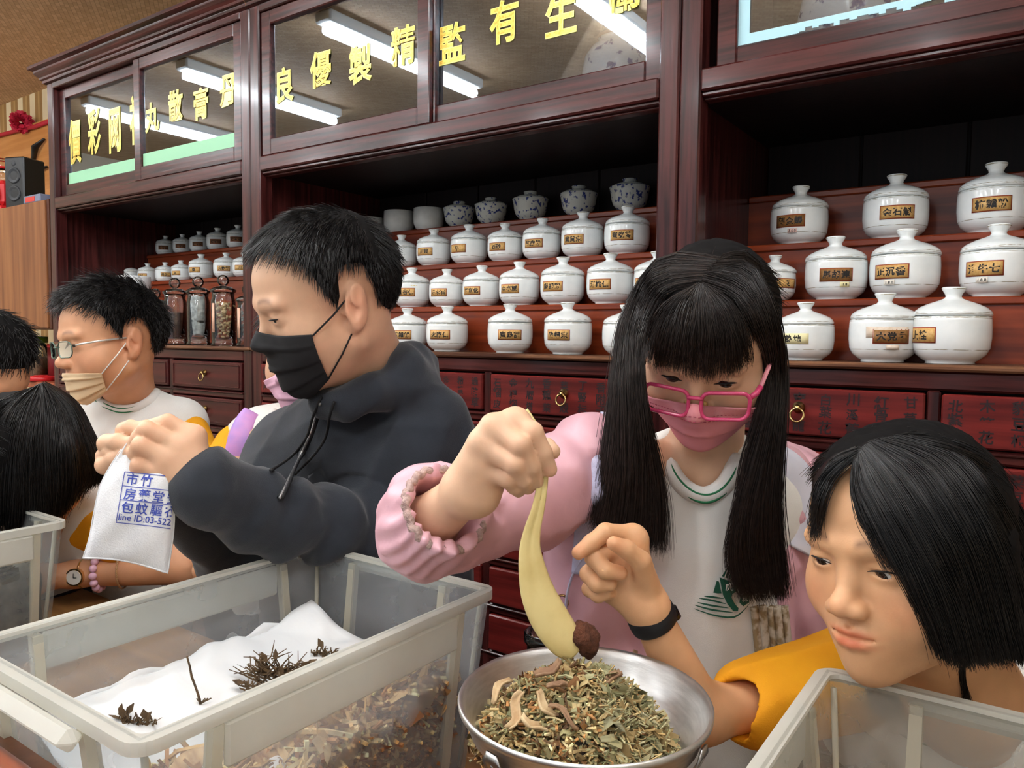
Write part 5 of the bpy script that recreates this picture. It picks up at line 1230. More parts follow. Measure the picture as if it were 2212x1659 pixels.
# ---- the man in the black hoodie
M = Person('man in a black hooded jacket and black mask holding up a printed pouch', at(800, 1200, 1.33))
f = Frame(at(703, 652, 1.10), cdir(-.832, -.30, .474), cdir(-.17, .946, .277), .995)
hp = head_prims(f, .35, False); nb_ = at(800, 812, 1.23)
sh, el_, wr = at(905, 985, 1.19), at(868, 1165, 1.19), at(432, 1050, .952)
shr, elr, wrr = at(640, 985, 1.33), at(520, 1200, 1.20), at(330, 1035, 1.03)
mcp = PX((419, 944, .953), (394, 966, .943), (367, 994, .935), (343, 1018, .935))
lh = [cone(wr, mcp[1], .024, .0165, .012), cone(wr, mcp[2], .024, .0165, .012), cone(wr, mcp[0], .021, .0135, .014), cone(wr, mcp[3], .021, .0125, .014), cone(mcp[0], mcp[3], .0115, .0105, .012)]
lf = [(PX((419, 944, .953), (362, 913, .945), (318, 924, .955), (292, 942, .962)), (.0118, .0108, .0095, .0085)), (PX((394, 966, .943), (318, 929, .929), (301, 946, .935), (296, 962, .945)), (.0118, .0112, .0098, .0085)), (PX((367, 994, .935), (304, 962, .922), (294, 978, .928), (298, 995, .936)), (.0115, .0108, .0095, .008)), (PX((343, 1018, .935), (301, 1003, .925), (294, 1018, .930), (302, 1032, .936)), (.0105, .0098, .0088, .0075)),
      (PX((420, 1010, .975), (350, 985, .975), (310, 968, .968), (288, 958, .96)), (.015, .0125, .0108, .0085))]
mr = PX((300, 975, 1.0), (280, 985, .985), (272, 1000, .98))
rh = [cone(wrr, at(290, 985, .985), .024, .024, .012), cone(at(310, 960, .99), at(290, 1000, .98), .014, .014, .012)]
rf = [(PX((318, 950, .99), (270, 930, .965), (282, 924, .955), (305, 930, .95)), (.0118, .0108, .0098, .0085)), (PX((300, 968, .985), (232, 958, .955), (255, 955, .943), (284, 962, .94)), (.0125, .0118, .0108, .009)), (PX((292, 985, .985), (228, 985, .96), (240, 975, .95), (262, 972, .945)), (.0115, .011, .0098, .0085)), (PX((300, 1000, .985), (228, 1004, .955), (250, 990, .945), (280, 975, .938)), (.0125, .012, .0105, .0085))]
core = [cone(nb_, at(790, 1010, 1.28), .05, .08, .04), cone(sh, shr, .05, .05, .04), cone(sh, el_, .042, .036, .02), cone(el_, wr, .036, .025, .02), cone(shr, elr, .042, .036, .02), cone(elr, wrr, .036, .025, .02)]
pr = hp + [cone(f.p(0, .03, -.045), nb_, .056, .062, .03), cone(f.p(0, -.01, -.075), at(768, 822, 1.2), .04, .046, .03)] + core + hand(lh, lf) + hand(rh, rf)
nails = [at(296, 962, .945)]
def mtint(V):
    t = head_tint(f, V, (1, 1, 1), (.9, .6, .58), .05, True, .85)
    for m_ in list(mcp) + [lf[k][0][1] for k in range(4)]: t = t * (1 - np.outer(.14 * np.exp(-((V - m_) ** 2).sum(1) / .011 ** 2), (0, .75, .9)))
    return t
bodymesh('body', pr, .0021, SK_MAN, M.t, mtint)
eyes(f, M.t, (-.1, -.45)); lashes(f, M.t, .2)
face_mask(f, hp, M.t, BLACKM, BCORD, top=25, bot=-54, az=62, side_top=20, side_bot=-37, off=.004, pleat=.0014)
line = lambda a: float(np.interp(abs(a), [0, 25, 45, 58, 66, 74, 78, 82, 95, 110, 122, 150, 180], [44, 44, 40, 28, 8, -8, -4, 24, 28, 25, -12, -36, -38]))
capo, G, D = hair_cap(f, hp, M.t, HAIR_BLACK, line, .016, amp=.003)
def mcomb(q): 
    fr_ = np.clip((-q[:, 1] + .02) * 9, -1, 1); return np.stack([q[:, 0] * 5, -.55 * (fr_ > -.4) + .1, -.55 - 2.5 * np.clip(.09 - q[:, 2], 0, .1) * 4 - .3 * np.clip(fr_, 0, 1)], 1)
short_hair(f, G, D, capo, HAIR_BLACK, 7000, lambda q: .012 + .022 * np.clip(q[:, 2] * 12 - .1, 0, 1), mcomb, .3, .00046, .26)
hd = [cone(at(700, 1040, 1.30), at(740, 1400, 1.33), .115, .13, .06), cone(at(840, 1030, 1.26), at(850, 1400, 1.30), .12, .14, .06), cone(at(780, 925, 1.24), at(780, 1040, 1.29), .085, .12, .06), cone(sh, at(800, 950, 1.22), .072, .07, .05), cone(shr, at(740, 950, 1.25), .07, .07, .05)]
slv = [cone(sh, el_, .068, .06, .03), cone(el_, at(560, 1108, 1.02), .058, .047, .03), cone(at(560, 1108, 1.02), at(452, 1052, .958), .047, .044, .02)]
slr = [cone(shr, elr, .066, .055, .03), cone(elr, at(405, 1080, 1.08), .052, .043, .03)]
hood = [grp(chain(PX((700, 866, 1.125), (752, 872, 1.105), (812, 850, 1.12), (862, 812, 1.16), (885, 790, 1.22)), (.013, .017, .024, .032, .036), .02), .02), cone(at(880, 832, 1.18), at(950, 915, 1.17), .040, .040, .04), cone(at(950, 915, 1.17), at(1000, 948, 1.17), .034, .012, .03), grp(chain(PX((706, 868, 1.13), (740, 850, 1.22), (800, 800, 1.3), (870, 795, 1.28)), (.018, .022, .026, .03), .02), .02)]
hpz = hd + slv + slr + hood
cut = [cone(f.p(0, .02, -.06), at(785, 850, 1.2), .056, .05, .01, True)]
fa = (el_ - wr)
def hfold(P):
    d = folds(P, 34, .006, (.5, .2, 1), 4) + folds(P, 60, .0028, (1, .2, .6), 9)
    q = P - wr; L = np.linalg.norm(fa); s = q @ fa / L; near = np.linalg.norm(q - np.outer(s / L, fa), axis=1) < .075
    return -(d + np.where(near, .0055 * np.sin(s * 105 + 2.2 * vnoise(P, 25, 7)) * np.clip((s - .06) * 18, 0, 1) * np.clip((.4 - s) * 8, 0, 1), 0))
bodymesh('hooded_jacket', hpz + cut, .0036, NAVY, M.t, None, hfold)
cr = at(446, 1050, .956); fd = wr - at(560, 1108, 1.02); fd = fd / np.linalg.norm(fd); u = np.cross(fd, UP); u /= np.linalg.norm(u); v = np.cross(fd, u)
MB().tube([cr + .0385 * (cos(a) * u + sin(a) * v) for a in np.linspace(0, 2 * pi, 48, endpoint=False)], .0075, 10, closed=True).build('ribbed_cuff', NAVY, M.t)
zp = [hit(x, y, hpz, .6, .0075) for x, y in ((693, 872), (682, 905), (668, 945), (650, 985), (628, 1030), (606, 1075))]
o = MB().tube(resample(zp, 40), .0050, 8, flat=.5, up=FW).build('zip_tape', mat('black_zip', (16, 17, 20), .6), M.t)
mb = MB().tube(resample(zp, 60) - FW * .0035, .0019, 6)
mb.build('zip_teeth', mat('silver_zip', (200, 200, 200), .4, metal=.8, rgb2=(60, 60, 64), scale=900), M.t)
for pts in (((694, 858), (676, 900), (662, 945), (630, 985), (588, 1014)), ((722, 868), (712, 900), (703, 945), (676, 985), (643, 1018))):
    q = [hit(x, y, hpz, .6, .0105) for x, y in pts]; o = MB().tube(resample(q, 24), .0022, 7).build('drawstring', BCORD, M.t); MB().tube([q[-1], q[-1] + (q[-1] - q[-2]) / np.linalg.norm(q[-1] - q[-2]) * .008], .0026, 7).build('aglet', BLACKM, o)
lg = [hit(x, y, hpz, .6, .0085) for x, y in ((664, 1028), (686, 1008), (692, 992), (696, 992), (694, 1010), (704, 1024), (699, 1031), (688, 1018), (678, 1022), (666, 1033))]
MB().add(lg, [tuple(range(len(lg)))]).build('stitched_emblem', mat('embroidery_black', (20, 23, 28), .6), M.t)
legs((at(800, 1200, 1.33)[0], at(800, 1200, 1.33)[1] + .02, .84), M.t, .1, .1); M.done()

# ---- the girl with pink glasses
Gp = Person('girl with long dark hair, pink glasses and pink mask, weighing herbs with the scoop', at(1510, 1300, 1.04))
f = Frame(at(1533, 733, .93), cdir(-.34, -.61, .705), cdir(-.14, .785, .6), .95)
hp = head_prims(f, 1.7, True, False); nb_ = at(1522, 1040, 1.03)
sh, el_, wr = at(1290, 990, .965), at(905, 1148, .80), at(1012, 1058, .722)
mc_ = PX((1113, 912, .706), (1066, 922, .70), (1040, 960, .70), (1034, 1010, .706))
hd_ = [cone(wr, mc_[0], .020, .0125, .014), cone(wr, mc_[1], .021, .0125, .012), cone(wr, mc_[2], .021, .012, .012), cone(at(1040, 1072, .715), mc_[3], .0165, .0115, .012), cone(mc_[0], mc_[3], .0105, .0098, .012), cone(wr, at(1085, 990, .72), .02, .019, .012)]
fg = [(PX((1113, 912, .706), (1150, 934, .692), (1172, 978, .696), (1187, 1014, .702)), (.0102, .0098, .0086, .0074)),
      (PX((1066, 922, .70), (1124, 962, .682), (1146, 1008, .692), (1158, 1040, .705)), (.0102, .0098, .0086, .0074)),
      (PX((1040, 960, .70), (1112, 1002, .684), (1132, 1034, .695), (1140, 1052, .708)), (.0100, .0095, .0084, .0072)),
      (PX((1034, 1010, .706), (1098, 1034, .694), (1112, 1050, .702), (1120, 1060, .712)), (.0092, .0086, .0076, .0066)),
      (PX((1070, 1030, .735), (1140, 985, .735), (1180, 968, .727), (1193, 975, .718)), (.0125, .0105, .0095, .0078))]
arm = [cone(sh, el_, .034, .03, .02), cone(el_, wr, .031, .0195, .02)]
core = [cone(nb_, at(1510, 1250, 1.06), .04, .06, .04), cone(sh, at(1720, 1060, 1.06), .035, .035, .03), cone(at(1720, 1060, 1.06), at(1745, 1350, 1.1), .03, .026, .02)]
pr = hp + [cone(f.p(0, .03, -.045), nb_, .044, .046, .03), cone(f.p(0, -.005, -.07), at(1522, 1030, 1.0), .03, .034, .03)] + core + arm + hand(hd_, fg, .007)
def gtint(V):
    t = head_tint(f, V, (1, 1, 1), (1, .6, .6), .1, True, .6)
    for m_ in list(mc_) + [fg[k][0][1] for k in range(4)]: t = t * (1 - np.outer(.10 * np.exp(-((V - m_) ** 2).sum(1) / .010 ** 2), (0, .7, .85)))
    nl = fg[0][0][3] - FW * .006; t = t * (1 - np.outer(.2 * np.clip(1.4 - ((V - nl) ** 2).sum(1) / .006 ** 2, 0, 1), (-.15, .35, .25)))
    return t
bodymesh('body', pr, .0018, SK_G, Gp.t, gtint)
eyes(f, Gp.t, (0, -.35)); lashes(f, Gp.t, 1.5)
mo, mg = face_mask(f, hp, Gp.t, PINKMASK, PINKMASK, top=24, bot=-52, az=76, side_top=2, side_bot=-38, off=.006, pleat=.0012, drop=.002)
mb = MB()
for v in (4, 6, 8):
    for i in range(6, 43): 
        a, b = mg[i, v], mg[i + 1, v]; n_ = -f.v((0, .0009, 0)) * 0 + f.v((0, -.0011, 0)); mb.tube([a + n_, a * .45 + b * .55 + n_], .00045, 4)
o = mb.build('stitching', mat('mask_stitch', (196, 84, 110), .8), mo); o['kind'] = 'stuff'
# glasses slid down the nose
FRM = mat('pink_acetate', (206, 66, 112), .25, coat=.4); FRL = mat('pale_pink_temple', (232, 150, 160), .35)
gl = thing('eyeglasses', 'pink rectangular children\'s glasses worn low by the girl in pink', 'glasses', f.p(0, -.11, -.017)); goff = np.array(gl.location)
def rrect(cx, cz, w_, h_, r_, n=5):
    P = []
    for sx, sz, s in ((1, 1, 0), (-1, 1, 90), (-1, -1, 180), (1, -1, 270)):
        for q in range(n + 1): an = radians(s + 90 * q / n); P.append((cx + sx * (w_ / 2 - r_) + r_ * cos(an), cz + sz * (h_ / 2 - r_) + r_ * sin(an)))
    return P
def gy(x): return -.1045 + .35 * max(0, abs(x) - .02) ** 1.0 * .45 + 3.0 * max(0, abs(x) - .045) ** 2 * 3
for s in (1, -1):
    R_ = [f.p(x, gy(x) + .36 * (z + .004), z) - goff for x, z in rrect(s * .0345, -.018, .054, .031, .010)]
    MB().tube(R_, .0024 * f.s, 8, closed=True).build('frame', FRM, gl)
    c = np.mean(R_, 0); V = [c] + R_; MB().add(V, [(0, i + 1, (i + 1) % len(R_) + 1) for i in range(len(R_))]).build('lens', LENS, gl)
    MB().tube([f.p(s * x, y, z) - goff for x, y, z in ((.061, -.094, -.011), (.067, -.088, -.009), (.071, -.078, -.006))], .0036 * f.s, 8).build('hinge', FRM, gl)
    MB().tube([f.p(s * x, y, z) - goff for x, y, z in ((.071, -.078, -.006), (.0765, -.05, .002), (.0795, -.02, .009), (.080, .008, .012))], .0030 * f.s, 8, flat=.6).build('temple', FRL, gl)
    MB().tube([f.p(s * x, y, z) - goff for x, y, z in ((.009, -.105, -.017), (.012, -.1, -.024))], .0028 * f.s, 8).build('nose_pad', mat('amber_silicone', (222, 190, 120), .3), gl)
MB().tube([f.p(x, -.1065 - .002 * cos(x * 100), -.009) - goff for x in (-.009, -.004, 0, .004, .009)], .0025 * f.s, 8).build('bridge', FRM, gl)
# shirt and jacket
st = [cone(at(1518, 1045, 1.03), at(1518, 1120, 1.04), .066, .085, .05), cone(at(1520, 1085, 1.04), at(1500, 1560, 1.05), .088, .115, .05), cone(at(1380, 1060, 1.02), at(1660, 1075, 1.05), .055, .055, .05)]
stc = [cone(at(1515, 920, .97), at(1519, 985, .95), .052, .050, .006, True)]
bodymesh('shirt', st + stc, .004, WHITE_S, Gp.t, None, lambda P: -folds(P, 26, .006, (.25, .1, 1), 3) )
collar(((1438, 985), (1447, 1008), (1460, 1032), (1479, 1053), (1502, 1067), (1526, 1070), (1549, 1061), (1568, 1043), (1583, 1018), (1594, 990)), st, Gp.t, .021, .93)
jk = [cone(at(1275, 1010, .985), at(1262, 1480, 1.02), .05, .062, .04), cone(at(1722, 1085, 1.06), at(1716, 1480, 1.09), .05, .055, .04), cone(at(1330, 1060, 1.10), at(1680, 1080, 1.13), .07, .07, .04), cone(at(1330, 1060, 1.12), at(1330, 1450, 1.14), .08, .09, .04), cone(at(1660, 1060, 1.14), at(1660, 1450, 1.16), .08, .09, .04), cone(at(1395, 1000, 1.01), at(1392, 1480, .985), .02, .02, .03), cone(at(1690, 1010, 1.03), at(1668, 1480, 1.0), .03, .02, .03)]
fd = wr - el_; fd = fd / np.linalg.norm(fd); cc = el_ + fd * .052
jsl = [cone(at(1268, 985, .955), at(1150, 1065, .90), .056, .052, .03), cone(at(1150, 1065, .90), at(930, 1135, .81), .053, .05, .03), grp([cone(at(925, 1122, .80), cc + fd * .01, .052, .043, .0), ball(cc + fd * .155, .15, .004, True)], .03), cone(at(1745, 1110, 1.07), at(1752, 1420, 1.09), .046, .05, .03)]
jcut = [cone(cc - fd * .02, cc + fd * .06, .034, .036, .006, True)]
def jfold(P):
    d = .008 * vnoise(P, 55, 21) + folds(P, 45, .0055, el_ - sh, 8)
    q = P - cc; rr = q - np.outer(q @ fd, fd); near = np.linalg.norm(q, axis=1) < .075; an = np.arctan2(rr @ UP, rr @ RT)
    d = d * np.clip(np.linalg.norm(q, axis=1) / .09, .15, 1)
    return -(d + np.where(near, .0022 * np.sin(an * 13 + 5 * vnoise(P, 40, 3)), 0))
bodymesh('pink_jacket', jk + jsl + jcut, .0032, PINKJ, Gp.t, None, jfold)
u = np.cross(fd, UP); u /= np.linalg.norm(u); v = np.cross(fd, u); an = np.linspace(0, 2 * pi, 72, endpoint=False)
MB().tube([cc + fd * (.010 + .0018 * sin(a * 17)) + (.0425 + .0016 * sin(a * 23)) * (cos(a) * u + sin(a) * v) for a in an], .0042, 8, closed=True).build('elastic_cuff', mat('lace_cuff', (206, 178, 170), .9, rgb2=(150, 120, 116), scale=160, bump=.8, bscale=400), Gp.t)
sp_ = [hit(x, y, jk + jsl, .6, .004, .95) for x, y in ((1322, 900), (1310, 960), (1296, 1020), (1282, 1080), (1270, 1130), (1266, 1190), (1262, 1240))]
MB().tube(resample(sp_, 30), .0165, 10, flat=.25, up=FW).build('bag_strap', LAV, Gp.t)
q = [hit(x, y, jk, .6, .006, .97) for x, y in ((1262, 1200), (1238, 1240), (1224, 1290), (1222, 1340))]; MB().tube(resample(q, 16), .004, 8, flat=.4).build('strap_tail', LAV, Gp.t)
an = np.linspace(0, 2 * pi, 20, endpoint=False); cR = hit(1214, 1300, jk, .6, .004, 1.0); MB().tube([cR + .008 * (cos(a) * RT + sin(a) * UP) for a in an], .0016, 6, closed=True).build('strap_ring', BRASS, Gp.t)
sp_ = [hit(x, y, jk + jsl, .6, .003, 1.03) for x, y in ((1668, 992), (1700, 1012), (1730, 1050), (1742, 1100), (1738, 1160), (1728, 1190))]; MB().tube(resample(sp_, 30), .024, 10, flat=.25, up=FW).build('bag_strap', mat('white_strap', (220, 222, 236), .7), Gp.t)
FLOR = mat('floral_cotton', (150, 130, 96), .8, rgb2=(206, 196, 178), scale=90, mix=(.42, .58), detail=2)
mb = MB()
for k in range(5):
    c = [hit(1630 + 16 * k + 3 * j, 1310 + 30 * j, st + jk, .6, .006 + .004 * (k % 2), .98) for j in range(7)]; mb.tube(resample(c, 16), .0085, 8, flat=.6)
mb.build('floral_scarf_end', FLOR, Gp.t)
# embroidered ship emblem
EMB = mat('green_embroidery', (22, 84, 66), .8, bump=.2, bscale=600); em = MB()
ez = lambda X, Y: hit(1200 + X / 3.318, 1000 + Y / 3.318, st, .6, .0105, .93)
def epoly(mb, L, off=0.0):
    P = [ez(*p) - FW * off for p in L]; c = np.mean(P, 0); mb.add([c] + P, [(0, i + 1, (i + 1) % len(P) + 1) for i in range(len(P))])
epoly(em, [(1240, 735), (1330, 770), (1345, 800), (1318, 868), (1255, 835), (1192, 812)]); epoly(em, [(1176, 820), (1240, 845), (1308, 880), (1298, 920), (1268, 940), (1262, 965)], 0); epoly(em, [(1176, 820), (1262, 965), (1285, 1010), (1312, 1040), (1308, 1062), (1272, 1060), (1232, 1010), (1200, 945)])
epoly(em, [(1155, 845), (1172, 850), (1190, 935), (1160, 935), (1130, 930)]); epoly(em, [(1325, 955), (1358, 930), (1392, 945), (1388, 1000), (1345, 1028), (1318, 1000)])
for L in ([(1065, 955), (1130, 962), (1205, 972)], [(1030, 970), (1120, 985), (1220, 1010)], [(1018, 1000), (1120, 1022), (1240, 1040)], [(1000, 1020), (1120, 1052), (1270, 1072)], [(995, 1045), (1120, 1088), (1260, 1108), (1330, 1075), (1390, 1010)]):
    c = resample([(a, b, 0) for a, b in L], 10); w_ = 7; em.grid([[ez(p[0], p[1] - w_ * sin(pi * (i + 1) / 11)), ez(p[0], p[1] + w_ * sin(pi * (i + 1) / 11))] for i, p in enumerate(c)])
eo = em.build('emblem', EMB, Gp.t, fix=False); wl = MB()
for k in range(5): wl.tube([ez(1232 + 20 * k, 762 + 8 * k) - FW * .001, ez(1212 + 21 * k, 818 + 10 * k) - FW * .001], .0006, 4)
def efn(x, y): return ez(1245 + x, 885 - y) - FW * .0012
text_on(wl, '虎', 62, efn, 0, .02); text_on(wl, '林', 40, lambda x, y: ez(1355 + x, 975 - y) - FW * .0012, 0, .02)
wl.build('emblem_lettering', WHITE_S, eo, fix=False)
# hair
o, Gc, Dc = hair_cap(f, hp, Gp.t, HAIR_BROWN, lambda a: float(np.interp(abs(a), [0, 30, 55, 75, 95, 120, 180], [42, 40, 26, -2, -18, -40, -48])), .007)
inf = [hp[0], hp[1], hp[2]]
def hs(x, y, off=.010, tdef=None): return hit(x, y, inf, .5, off, tdef)
short_hair(f, Gc, Dc, o, HAIR_BROWN, 2200, lambda q: .003 + .045 * np.clip((q[:, 2] - .065) * 30, 0, 1), lambda q: np.stack([(q[:, 0]) * 9, .5 + 0 * q[:, 0], -.7 + 0 * q[:, 0]], 1), .03, .0005, .05, k=6, grav=.5, name='crown_hair')
part = [(1512, 612), (1528, 590), (1545, 572), (1560, 556)]
gL = [[hs(1515, 610), hs(1440, 628), hs(1402, 690, .012, .86), at(1380, 770, .865), at(1388, 880, .868), at(1416, 990, .88), at(1432, 1090, .885), at(1436, 1200, .888)],
      [hs(1522, 598), hs(1428, 612), hs(1385, 690, .014, .87), at(1376, 790, .858), at(1384, 900, .858), at(1398, 1010, .87), at(1404, 1100, .878), at(1396, 1185, .88)],
      [hs(1532, 585), hs(1420, 592), hs(1370, 680, .015, .88), at(1356, 790, .868), at(1358, 900, .862), at(1362, 1010, .868), at(1356, 1100, .875), at(1346, 1172, .875)],
      [hs(1545, 572), hs(1420, 574), hs(1358, 680, .016, .895), at(1341, 790, .88), at(1334, 900, .875), at(1326, 1010, .875), at(1315, 1095, .878), at(1302, 1150, .878)],
      [hs(1555, 562), hs(1432, 556), at(1352, 680, .91), at(1332, 790, .90), at(1318, 900, .89), at(1302, 1010, .886), at(1290, 1090, .885), at(1282, 1130, .885)]]
hair_sheet(gL, Gp.t, HAIR_BROWN, 2600, 'long_hair', .00042, .0045, 20, back=.006, seed=4)
gR = [[hs(1515, 610), hs(1588, 640), hs(1626, 700, .012, .86), at(1656, 780, .88), at(1646, 890, .88), at(1618, 990, .89), at(1600, 1100, .892), at(1578, 1200, .895), at(1600, 1290, .90)],
      [hs(1524, 596), hs(1600, 622), hs(1642, 700, .014, .875), at(1664, 790, .882), at(1654, 900, .882), at(1630, 1000, .888), at(1602, 1100, .892), at(1600, 1200, .896), at(1628, 1296, .90)],
      [hs(1536, 582), hs(1612, 600), hs(1656, 690, .015, .89), at(1668, 790, .885), at(1660, 900, .884), at(1645, 1000, .89), at(1632, 1100, .895), at(1632, 1200, .90), at(1652, 1300, .90)],
      [hs(1548, 570), hs(1622, 580), hs(1670, 690, .016, .905), at(1682, 790, .90), at(1676, 900, .895), at(1666, 1000, .898), at(1658, 1100, .90), at(1664, 1200, .905), at(1678, 1296, .903)],
      [hs(1558, 558), hs(1622, 560), at(1672, 680, .92), at(1690, 790, .915), at(1687, 900, .91), at(1682, 1000, .91), at(1680, 1100, .91), at(1688, 1200, .912), at(1698, 1288, .908)]]
hair_sheet(gR, Gp.t, HAIR_BROWN, 2800, 'long_hair', .00042, .0045, 22, back=.006, seed=5)
gB = [[hs(1512, 612), hs(1432, 660, .012), hs(1398, 720, .012, .85), hs(1388, 780, .008, .84)], [hs(1512, 612), hs(1455, 660, .013), hs(1425, 730, .013), hs(1420, 800, .012)], [hs(1512, 612), hs(1478, 660, .013), hs(1462, 730, .013), hs(1455, 800, .012)], [hs(1512, 612), hs(1505, 665, .013), hs(1498, 730, .013), hs(1494, 822, .012)],
      [hs(1514, 612), hs(1530, 665, .013), hs(1538, 735, .013), hs(1536, 826, .012)], [hs(1516, 612), hs(1558, 665, .013), hs(1580, 735, .013), hs(1586, 812, .012)], [hs(1518, 610), hs(1585, 660, .013), hs(1615, 730, .013), hs(1624, 788, .010, .85)]]
hair_sheet(gB, Gp.t, HAIR_BROWN, 1500, 'fringe', .00040, .0024, 14, back=.004, tipjit=.10, seed=6, wav=.0022, ucut=.74)
legs((at(1510, 1300, 1.06)[0], at(1510, 1300, 1.06)[1] + .03, .72), Gp.t, .08, .08); Gp.done()

# ---- the girl in the lower right corner
Rg = Person('girl without mask leaning in from the right, yellow sleeve and black wristband', at(2080, 1700, .98))
f = Frame(at(1954, 1181, .70), cdir(-.852, -.086, .517), cdir(-.076, .996, .04), .925)
hp = head_prims(f, .85, True); nb_ = at(2085, 1500, .78)
sh, el_, wr = at(1840, 1475, .88), at(1512, 1542, .80), at(1398, 1312, .768)
mi = at(1352, 1152, 0.761)
hd_ = [cone(wr, at(1365, 1180, 0.766), .0190, .015, .012), cone(wr, at(1322, 1225, 0.768), .0185, .015, .012), cone(at(1372, 1160, 0.766), at(1300, 1250, 0.770), .012, .011, .012), cone(wr, at(1310, 1270, 0.771), .0165, .0125, .012)]
fg = [(PX((1362, 1155, 0.765), (1308, 1150, 0.749), (1278, 1172, 0.741), (1250, 1194, 0.735)), (.0098, .0090, .0080, .0068)),
      (PX((1335, 1178, 0.767), (1284, 1205, 0.745), (1308, 1232, 0.737), (1340, 1238, 0.739)), (.0098, .0092, .0082, .0072)),
      (PX((1312, 1205, 0.771), (1272, 1240, 0.755), (1290, 1262, 0.745), (1318, 1262, 0.745)), (.0095, .0088, .0080, .0070)),
      (PX((1300, 1238, 0.775), (1274, 1272, 0.765), (1292, 1286, 0.755), (1312, 1282, 0.753)), (.0086, .0078, .0070, .0062)),
      (PX((1398, 1262, 0.755), (1384, 1212, 0.737), (1352, 1186, 0.728), (1326, 1174, 0.723)), (.0120, .0098, .0086, .0070))]
pr = hp + [cone(f.p(0, .03, -.045), nb_, .045, .047, .03), cone(f.p(0, .0, -.07), at(2060, 1530, .78), .03, .036, .03)] + [cone(nb_, at(2080, 1640, .92), .045, .06, .04), cone(sh, at(2080, 1600, .9), .035, .04, .03), cone(sh, el_, .031, .0265, .02), cone(el_, wr, .0285, .0185, .02)] + hand(hd_, fg, .007)
def rtint(V):
    t = head_tint(f, V, (1.0, .99, .97), (.94, .52, .50), .18, True, .75)
    for c in (fg[0][0][3], fg[4][0][3], fg[1][0][3]): t = t * (1 - np.outer(.22 * np.exp(-((V - c) ** 2).sum(1) / .010 ** 2), (0, .75, .8)))
    return t
bodymesh('body', pr, .0016, SK_T, Rg.t, rtint)
eyes(f, Rg.t, (-.3, -.5)); lashes(f, Rg.t, .9, r=.0007)
sv = [cone(at(1835, 1465, .86), at(1632, 1524, .815), .050, .041, .03)]; svc = [cone(at(1650, 1520, .822), at(1590, 1534, .80), .0305, .032, .004, True)]
bodymesh('yellow_sleeve', sv + svc, .003, YEL, Rg.t, None, lambda P: -folds(P, 48, .007, sh - el_, 5) - .003 * vnoise(P, 45, 2))
st = [cone(at(2060, 1610, .88), at(2080, 1900, .98), .085, .12, .05), cone(at(1880, 1560, .88), at(2260, 1535, .87), .055, .062, .05)]
bodymesh('shirt', st + [cone(f.p(0, .02, -.05), at(2085, 1450, .78), .05, .053, .006, True)], .004, WHITE_S, Rg.t, None, lambda P: -folds(P, 30, .003, (0, .1, 1), 6))
collar(((1905, 1480), (1912, 1520), (1940, 1560), (2000, 1590), (2070, 1590), (2130, 1565), (2165, 1530), (2190, 1475)), st, Rg.t, .018, .80)
fd = (wr - el_) / np.linalg.norm(wr - el_); u = np.cross(fd, UP); u /= np.linalg.norm(u); v = np.cross(fd, u); cw = wr - fd * .012
mb = MB(); an = np.linspace(0, 2 * pi, 48, endpoint=False); ring = []
wb = thing('wristband', 'black silicone wristband on the pointing hand of the right girl', 'wristband', cw)
q = [[(.0222 + .0016 * cos(b)) * (cos(a) * u + sin(a) * v * 1.06) + fd * .0092 * sin(b) for b in np.linspace(0, 2 * pi, 13)] for a in np.append(an, an[0])]
MB().grid(q).build('strap', mat('black_silicone', (24, 24, 28), .5), wb)
pk = .0205; MB().tube([fd * -.006 + RT * .0215 + UP * .004, fd * .006 + RT * .0215 + UP * .004], .006, 10).build('tracker', mat('black_gloss', (14, 14, 16), .15), wb)
o, Gc, Dc = hair_cap(f, hp, Rg.t, HAIR_BLACK, lambda a: float(np.interp(a, [-180, -120, -95, -75, -55, -30, 0, 25, 45, 65, 85, 110, 180], [-45, -38, -12, 4, 26, 40, 47, 44, 38, 22, -14, -40, -45])), .010)
short_hair(f, Gc, Dc, o, HAIR_BLACK, 2200, lambda q: .003 + .045 * np.clip((q[:, 2] - .065) * 30, 0, 1), lambda q: np.stack([(q[:, 0]) * 9, .5 + 0 * q[:, 0], -.7 + 0 * q[:, 0]], 1), .03, .0005, .05, k=6, grav=.5, name='crown_hair')
inf = [hp[0], hp[1], hp[2]]
hs = lambda x, y, off=.013, tdef=None: hit(x, y, inf, .4, off, tdef)
